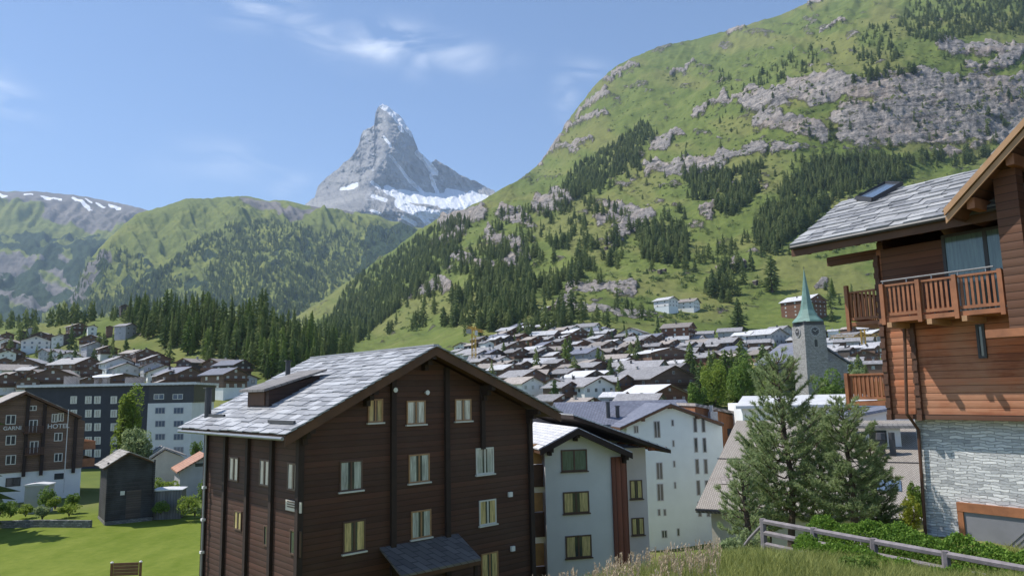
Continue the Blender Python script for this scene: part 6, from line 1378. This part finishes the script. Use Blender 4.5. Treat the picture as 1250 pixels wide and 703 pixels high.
# ---- leafy plants
def leaf_cloud(n, cx, cy, cz, rx, ry, rz, size, seed, clumps=14, flat=.4):
    rg_ = np.random.default_rng(seed); C_ = rg_.normal(0, 1, (clumps, 3)); C_ /= np.linalg.norm(C_, axis=1)[:, None]; C_ *= rg_.uniform(.25, .82, (clumps, 1)); C_[:, 2] = np.abs(C_[:, 2]) * .95 - .12 * rg_.random(clumps)
    k = rg_.integers(clumps, size=n); p = rg_.normal(0, 1, (n, 3)); p /= np.linalg.norm(p, axis=1)[:, None]; p *= rg_.uniform(.55, 1.0, (n, 1)) ** .5 * rg_.uniform(.22, .42, clumps)[k][:, None]
    p = (C_[k] + p) * np.array([rx, ry, rz]) + np.array([cx, cy, cz])
    a = rg_.normal(0, 1, (n, 3)); a /= np.linalg.norm(a, axis=1)[:, None]; b = rg_.normal(0, 1, (n, 3)); b -= a * (a * b).sum(1)[:, None]; b /= np.linalg.norm(b, axis=1)[:, None]
    s = size * rg_.uniform(.6, 1.3, (n, 1)); V_ = np.stack([p - a * s, p + b * s * flat, p + a * s, p - b * s * flat], 1).reshape(-1, 3); F_ = np.arange(n * 4).reshape(-1, 4)
    return V_, F_
def bush(px, py_c, d, wpx, hpx, mat, label, n=1500, size=.09, group=None, name='bush'):
    a = (px - 625) / F; x = a * d; z = P(px, py_c + hpx / 2, d).z; k = d / F; rx = wpx * k / 2; rz = hpx * k
    e = empty(name, (x, d, z)); tag(e, label, 'bush', group)
    V_, F_ = leaf_cloud(n, 0, 0, rz * (.0 if name == 'bush' else .28), rx, rx * .8, rz * .9, size, int(px * 7 + py_c)); obj('foliage', npmesh('foliage', V_, F_, mat), e)
    b = MB(); rr_ = random.Random(int(px))
    for q in range(5): an = q * 1.26 + rr_.random(); sh = .45 if name == 'bush' else 1.0; b.tube([(0, 0, -.6), (math.cos(an) * rx * .2, math.sin(an) * rx * .2, rz * .35 * sh), (math.cos(an) * rx * .5, math.sin(an) * rx * .5, rz * .7 * sh)], [.05, .035, .012], 5)
    b.build('stems', M['trunk'], e)
for i, (px, py, d, w_, h_, mt, lab) in enumerate([
    (68, 600, 88, 26, 24, 'bush_l', 'round green bush beside the white lidded garden shed'), (208, 588, 94, 40, 20, 'larch_n', 'yellow green bush between the old barn and the rusty red roof'), (255, 592, 90, 26, 26, 'bush_l', 'leafy bush under the grey house wall'),
    (240, 608, 86, 40, 22, 'larch_n', 'loose yellowish bush at the far edge of the lawn'), (6, 606, 88, 24, 26, 'pine_n', 'dark green bush at the left end of the lawn'), (243, 543, 112, 16, 22, 'bush_l', 'bright green bush behind the eaves of the timber hotel'),
    (98, 604, 92, 20, 16, 'bush_l', 'low bush on the grass left of the old barn'), (1088, 616, 31, 36, 56, 'yellow_l', 'yellow green bush beside the stone corner of the chalet'), (1098, 596, 33, 26, 44, 'bush_l', 'green bush half behind the stone corner of the chalet'),
    (263, 545, 100, 10, 24, 'bush_l', 'narrow green bush behind the left wall of the timber hotel')]):
    bush(px, py, d, w_, h_, M[mt], lab, 1700 if d > 50 else 2600, .13 if d > 50 else .055)
er = random.Random(31); ns_ = 0
for i in range(16):
    px = -5 + i * 17.5 + er.uniform(-5, 5)
    if 104 < px < 190: continue
    ns_ += 1
    bush(px, 615 + er.uniform(-6, 6), 86 + er.uniform(-2, 4), er.uniform(20, 34), er.uniform(9, 17), M[er.choice(('bush_l', 'larch_n', 'pine_n'))], f'{ordinal(ns_)} low shrub from left in the rough strip above the lawn', 900, .14, 'low shrubs above the lawn')
# small leafy trees of the grove
for i, (px, py, d, w_, h_, mt, lab) in enumerate([(868, 466, 190, 50, 46, 'larch_n', 'bright green round tree at the left edge of the grove'), (902, 462, 185, 48, 52, 'bush_l', 'broad green tree in the middle of the grove'), (935, 478, 175, 44, 36, 'larch_n', 'low bright tree at the front of the grove'), (1010, 474, 180, 50, 34, 'bush_l', 'round green tree in front of the church nave'), (1040, 468, 180, 34, 34, 'pine_n', 'dark round tree right of the church nave'), (845, 480, 180, 26, 30, 'bush_l', 'small round tree left of the grove')]):
    bush(px, py, d, w_, h_, M[mt], lab, 4200, .34, None, 'broadleaf_tree')

bush(160, 519, 116, 54, 86, M['larch_n'], 'tall bright yellow green larch in front of the long apartment block', 6500, .26, None, 'larch')
bush(172, 545, 112, 44, 44, M['pine_n'], 'darker green tree low in front of the apartment block', 3600, .24, None, 'broadleaf_tree')
# ---- young pines near the camera
def pine(px, py_top, py_base, d, spread, label, seed, dens=1.0, mat='pine_n', lean=0):
    rr_ = random.Random(seed); rg_ = np.random.default_rng(seed); a = (px - 625) / F; x = a * d; zt_ = P(px, py_top, d).z; zb = P(px, py_base, d).z; h = zt_ - zb
    e = empty('pine', (x, d, zb)); tag(e, label, 'tree', 'young pines beside the fence')
    tk = MB(); tp = [(0, 0, -.6), (.04 * h, 0, h * .3), (.02 * h + lean, .02 * h, h * .65), (lean, 0, h)]; tk.tube(tp, [.13, .10, .06, .012], 7); tk.build('trunk', M['trunk'], e)
    lb = MB(); cl_ = []
    nw = int(h / .30)
    for i in range(nw):
        t = (i + 1.2) / (nw + 1); z = h * (.10 + .88 * t); n = rr_.randint(3, 5); a0 = rr_.uniform(0, 6.28)
        for k in range(n):
            an = a0 + k * 6.283 / n + rr_.uniform(-.3, .3); L = spread * (1 - t) ** .50 * rr_.uniform(.45, 1.28) * (1 if t > .12 else .7) + .12; up = .30 + .65 * t + rr_.uniform(-.12, .12)
            p0 = Vector((lean * t, 0, z)); p1 = p0 + Vector((math.cos(an) * L * .5, math.sin(an) * L * .5, L * .5 * up * .55)); p2 = p0 + Vector((math.cos(an) * L, math.sin(an) * L, L * up))
            lb.tube([p0, p1, p2], [.025, .016, .006], 4, cap=False)
            m_ = max(2, int(L / .155 * dens))
            for j in range(m_):
                s = .25 + .75 * (j + .5) / m_; q_ = p0.lerp(p1, s * 2) if s < .5 else p1.lerp(p2, s * 2 - 1); w_ = L * .30 * (1.1 - s) + .05
                for sd in (-1, 0, 1):
                    if rr_.random() > (.82 if sd else .62): continue
                    cl_.append((q_ + Vector((-math.sin(an) * sd * w_, math.cos(an) * sd * w_, rr_.uniform(-.02, .08))), Vector((math.cos(an) * .8 - math.sin(an) * sd * .5, math.sin(an) * .8 + math.cos(an) * sd * .5, .65)).normalized()))
    cl_.append((Vector((lean, 0, h)), Vector((0, 0, 1))))
    lb.build('limbs', M['trunk'], e)
    m_ = 34; Vs = []
    C_ = np.array([tuple(c[0]) for c in cl_]); D_ = np.array([tuple(c[1]) for c in cl_]); n = len(cl_)
    dirs = rg_.normal(0, 1, (n, m_, 3)); dirs /= np.linalg.norm(dirs, axis=2)[..., None]; dirs = dirs * .75 + D_[:, None, :] * .75; dirs /= np.linalg.norm(dirs, axis=2)[..., None]
    base = C_[:, None, :] + D_[:, None, :] * rg_.uniform(-.09, .09, (n, m_, 1)); L = rg_.uniform(.09, .17, (n, m_, 1)); side = rg_.normal(0, 1, (n, m_, 3)); side -= dirs * (side * dirs).sum(2)[..., None]; side /= np.linalg.norm(side, axis=2)[..., None]; side *= .0125
    V_ = np.stack([base - side, base + side, base + dirs * L], 2).reshape(-1, 3); F_ = np.arange(len(V_)).reshape(-1, 3)
    obj('needles', npmesh('needles', V_, F_, M[mat]), e); print('pine clumps', n)
pine(944, 432, 668, 25.5, 1.75, 'tallest young pine, open crowned, left of its neighbour behind the fence', 1)
pine(1019, 492, 662, 24.0, 1.35, 'dense dark green young pine between the tallest pine and the stone chalet', 2, 1.25)
pine(985, 500, 668, 26.5, 1.25, 'slender young pine squeezed between two larger ones', 3)
pine(1048, 540, 668, 25.5, 1.0, 'small young pine in front of the chalet corner', 4, 1.1)
pine(893, 566, 676, 24.5, .95, 'smallest thin grey green pine at the left end of the group', 5, .8)
pine(917, 520, 675, 26.5, 1.15, 'medium young pine leaning over the left of the group', 6, .9)

# ================================================================ lawn edge
def wall_line(name, label, pts_px, d0, h, thick, mat, cat):
    mb = MB()
    for (a, b) in zip(pts_px[:-1], pts_px[1:]):
        A_ = gp(*a); B_ = gp(*b); n = max(1, int((B_ - A_).length / 2))
        for i in range(n):
            p = A_.lerp(B_, i / n); q_ = A_.lerp(B_, (i + 1) / n - .004); p.z = gz(p.x, p.y); q_.z = gz(q_.x, q_.y); mb.bar(p + Vector((0, 0, h / 2 - .4)), q_ + Vector((0, 0, h / 2 - .4)), thick, h + .8)
    tag(mb.build(name, mat), label, cat)
wall_line('garden_wall', 'low rough stone wall along the upper edge of the bright lawn', [(-120, 84), (0, 84), (60, 84), (122, 83)], 80, .75, .4, M['stone_rough'], 'wall')
def post_fence(label, p0, p1, n, h, rails, mat, name='fence', w=.08, sag=0, ext=0):
    A_ = Vector(p0); B_ = Vector(p1); e = empty(name, tuple(A_)); tag(e, label, 'fence')
    for i in range(n + 1):
        p = A_.lerp(B_, i / n) - A_; zg = p.z; b = MB(); b.tube([(p.x, p.y, zg - .5), (p.x, p.y, zg + h)], [w * .62, w * .52], 7); b.build('post', mat, e)
    for r_ in rails:
        for i in range(n):
            p = A_.lerp(B_, i / n) - A_; q_ = A_.lerp(B_, (i + 1) / n) - A_; b = MB(); d_ = (q_ - p).normalized(); b.tube([p + Vector((0, 0, r_)) - d_ * .06, p.lerp(q_, .5) + Vector((0, -.03, r_ - sag)), q_ + Vector((0, 0, r_)) + d_ * .04], [w * .42, w * .46, w * .40], 6); b.build('rail', mat, e)
    return e
a_ = gp(186, 55); b_ = gp(275, 52)
post_fence('thin dark rail fence at the bottom edge of the lawn beside the timber hotel', a_, b_, 3, .85, (.8, .45), M['timber_post'], sag=.02)
# bench
s0 = gp(166, 54); zt_ = P(166, 686, 54).z; hb_ = zt_ - s0.z
e = empty('bench', tuple(s0), R(4)); tag(e, 'brown wooden bench back with two white capped posts at the lower edge of the lawn', 'bench')
b = MB()
for i in range(4): b.box(-.85, .85, -.05, .0, hb_ - .42 - i * .22 + .22, hb_ - .42 - i * .22 + .42)
b.build('backrest', M['chair'], e)
for s in (-1, 1):
    b = MB(); b.box(s * .98 - .07, s * .98 + .07, -.07, .07, -.3, hb_ - .02); pp_ = b.build('post', M['chair'], e); b = MB(); b.tube([(s * .98, 0, hb_ - .02), (s * .98, 0, hb_ + .04), (s * .98, 0, hb_ + .1)], [.11, .12, .05], 8); b.build('cap', M['letter'], pp_)
b = MB(); b.box(-.9, .9, .002, .55, hb_ * .42, hb_ * .42 + .06); b.build('seat', M['chair'], e)
# an added conifer left of the view, sized to cast shade over the lawn
tp_ = P(-62, 600, 80); tree(tp_.x, tp_.y, gz(tp_.x, tp_.y), 20, 'added conifer at the far left edge, placed to cast shade on the lawn', None, False, 1.45)

# ================================================================ fence, hedge and grass on the near bank
fA = P(931, 634, 21.5); fB = P(1262, 693, 15.0)
fA.z -= 1.12; fB.z -= 1.12
N_F = 6
FE = post_fence('weathered grey wooden three rail fence, partly overgrown by leafy green shrubs', fA, fB, 4, 1.15, (1.08, .77, .46), M['fence'], w=.17)
# a brace going back to the left from the first post
b = MB(); b.tube([(0, 0, 1.0), (-.3, .35, .55), (-.6, .7, .0)], [.045, .045, .04], 6); b.build('brace', M['fence'], FE)
def hedge(name, label, pts3, h0, h1, wd, n, size, mat, seed):
    rg_ = np.random.default_rng(seed); P_ = np.array([tuple(p) for p in pts3]); seg = rg_.integers(len(P_) - 1, size=n); t = rg_.random((n, 1)); base = P_[seg] * (1 - t) + P_[seg + 1] * t
    L = np.cumsum(np.r_[0, np.linalg.norm(np.diff(P_, axis=0), axis=1)]); s = L[seg] + t[:, 0] * (L[seg + 1] - L[seg])
    top = h0 + (h1 - h0) * fbm(s / .7, s * 0 + seed, 3, seed)
    u = rg_.random(n); ang = rg_.uniform(0, math.pi, n); rad = rg_.uniform(.78, 1.0, n) ** .5 * (.8 + .35 * fbm(s / .35, ang * 1.5, 3, seed + 1))
    dirv = P_[-1] - P_[0]; dirv[2] = 0; dirv /= np.linalg.norm(dirv); nrm = np.array([-dirv[1], dirv[0], 0])
    off = np.cos(ang) * wd / 2 * rad; zz_ = np.sin(ang) ** .6 * top * rad
    p = base + nrm * off[:, None]; p[:, 2] += zz_
    out_n = nrm * np.cos(ang)[:, None] + np.array([0, 0, 1]) * np.sin(ang)[:, None]
    a = rg_.normal(0, 1, (n, 3)) * .8 + out_n * .6; a /= np.linalg.norm(a, axis=1)[:, None]; b = rg_.normal(0, 1, (n, 3)); b -= a * (a * b).sum(1)[:, None]; b /= np.linalg.norm(b, axis=1)[:, None]
    sz = size * rg_.uniform(.6, 1.3, (n, 1)); V_ = np.stack([p - a * sz * .3, p + b * sz * .42 + a * sz * .3, p + a * sz, p - b * sz * .42 + a * sz * .3], 1).reshape(-1, 3)
    o = obj(name, npmesh(name, V_, np.arange(n * 4).reshape(-1, 4), mat)); tag(o, label, 'hedge'); return o
def on_line(t, off, dz=0): 
    d_ = fB - fA; n_ = Vector((-d_.y, d_.x, 0)).normalized(); p = fA.lerp(fB, t) + n_ * off; return Vector((p.x, p.y, p.z + dz))
nsg = (fB - fA).cross(Vector((0, 0, 1)))
# n_ points to the far side when its y is positive
sgn = 1 if Vector((-(fB - fA).y, (fB - fA).x, 0)).y > 0 else -1
hedge('hedge', 'clipped bright green hedge just behind the grey fence', [on_line(t, sgn * .75, .0) for t in (.16, .4, .7, 1.05, 1.3)], 1.05, 1.55, .95, 42000, .05, M['hedge_l'], 3)
hedge('climbing_shrub', 'leafy green shrub spilling through the front of the grey fence', [on_line(t, -sgn * .33, -.1) for t in (.22, .45, .75, 1.05, 1.2)], .75, 1.16, .62, 30000, .05, M['hedge_l'], 4)
# pale kerb wall behind the hedge
mb = MB(); k0 = P(1040, 640, 22.6); k1 = P(1262, 676, 17.6); mb.bar((k0.x, k0.y, k0.z - .75), (k1.x, k1.y, k1.z - .75), .25, .8); tag(mb.build('kerb_wall', M['concrete']), 'low pale concrete wall between the hedge and the stone chalet', 'wall')
# grass on the bank
def blades(n, pxr, dr_, hmin, hmax, wd, mat, name, label, seed, cond=None, lean=.35, px_of=None):
    rg_ = np.random.default_rng(seed); B_ = []
    px = rg_.uniform(pxr[0], pxr[1], n); d = dr_[0] * (dr_[1] / dr_[0]) ** rg_.random(n); keep = fbm(px / 40, d * 1.2, 4, seed) + rg_.random(n) * .25 > (cond or .0)
    for a, dd in zip(px[keep], d[keep]):
        x = (a - 625) / F * dd; B_.append((x, dd, gz(x, dd)))
    B_ = np.array(B_); m = len(B_); h = rg_.uniform(hmin, hmax, (m, 1)); an = rg_.uniform(0, 6.28, m); w = wd * rg_.uniform(.6, 1.2, (m, 1)); sd = np.stack([np.cos(an), np.sin(an), np.zeros(m)], 1) * w
    ln = rg_.normal(0, lean, (m, 2)); tip = B_ + np.concatenate([ln * h, h], 1); mid = B_ + np.concatenate([ln * h * .35, h * .55], 1)
    V_ = np.stack([B_ - sd, B_ + sd, mid + sd * .8, mid - sd * .8, tip], 1).reshape(-1, 3); i = np.arange(m)[:, None] * 5
    F_ = np.concatenate([i + np.array([[0, 1, 2]]), i + np.array([[0, 2, 3]]), i + np.array([[3, 2, 4]])], 0); o = obj(name, npmesh(name, V_, F_, mat)); tag(o, label, 'grass', None, 'stuff'); return B_
blades(120000, (520, 1300), (8.5, 21), .10, .36, .0075, M['grass_b'], 'bank_grass', 'uncut green grass on the near bank', 21, .42)
# tall pale seed heads
def seedheads(n, pxr, dr_, seed):
    rg_ = np.random.default_rng(seed); mb = []; Vs = []; Fs = []; base = 0
    for i in range(n):
        px = rg_.uniform(*pxr); d = rg_.uniform(*dr_)
        if vnoise(np.array([px / 26.0]), np.array([d * .8]), seed)[0] < .42: continue
        x = (px - 625) / F * d; z = gz(x, d); h = rg_.uniform(.25, .55); lx, ly = rg_.normal(0, .12, 2) * h; w = .004
        p0 = np.array([x, d, z]); p1 = np.array([x + lx, d + ly, z + h])
        V_ = [p0 + [w, 0, 0], p0 - [w, 0, 0], p1 - [w * .7, 0, 0], p1 + [w * .7, 0, 0]]; F_ = [(0, 1, 2), (0, 2, 3)]
        for k in range(14):
            q_ = p0 + (p1 - p0) * rg_.uniform(.68, 1.06); a = rg_.uniform(0, 6.28); r_ = rg_.uniform(.015, .045); t_ = np.array([math.cos(a) * r_, math.sin(a) * r_, rg_.uniform(.02, .06)]); s_2 = np.array([-math.sin(a), math.cos(a), 0]) * .009
            b_ = len(V_); V_ += [q_ - s_2, q_ + s_2, q_ + t_]; F_.append((b_, b_ + 1, b_ + 2))
        Vs.append(np.array(V_)); Fs.append(np.array(F_) + base); base += len(V_)
    o = obj('seed_grass', npmesh('seed_grass', np.concatenate(Vs), np.concatenate(Fs), M['straw'])); tag(o, 'tall pale seed heads of dry grass on the crest of the bank', 'grass', None, 'stuff')
seedheads(1700, (535, 860), (9.5, 16.0), 9)
for (px, py, d, w_, h_, mt, lab) in [(870, 660, 19.0, 46, 32, 'pine_n', 'grey green shrub on the crest of the bank left of the fence'), (903, 650, 22.5, 52, 40, 'pine_n', 'sparse twiggy shrub at the left end of the fence'), (1020, 690, 15.5, 60, 26, 'bush_l', 'low leafy plants in the grass in front of the fence'), (1060, 628, 25.5, 60, 46, 'bush_l', 'leafy shrub under the pines beside the chalet corner')]:
    bush(px, py, d, w_, h_, M[mt], lab, 2600, .045)
# short turf at the lawn's near part
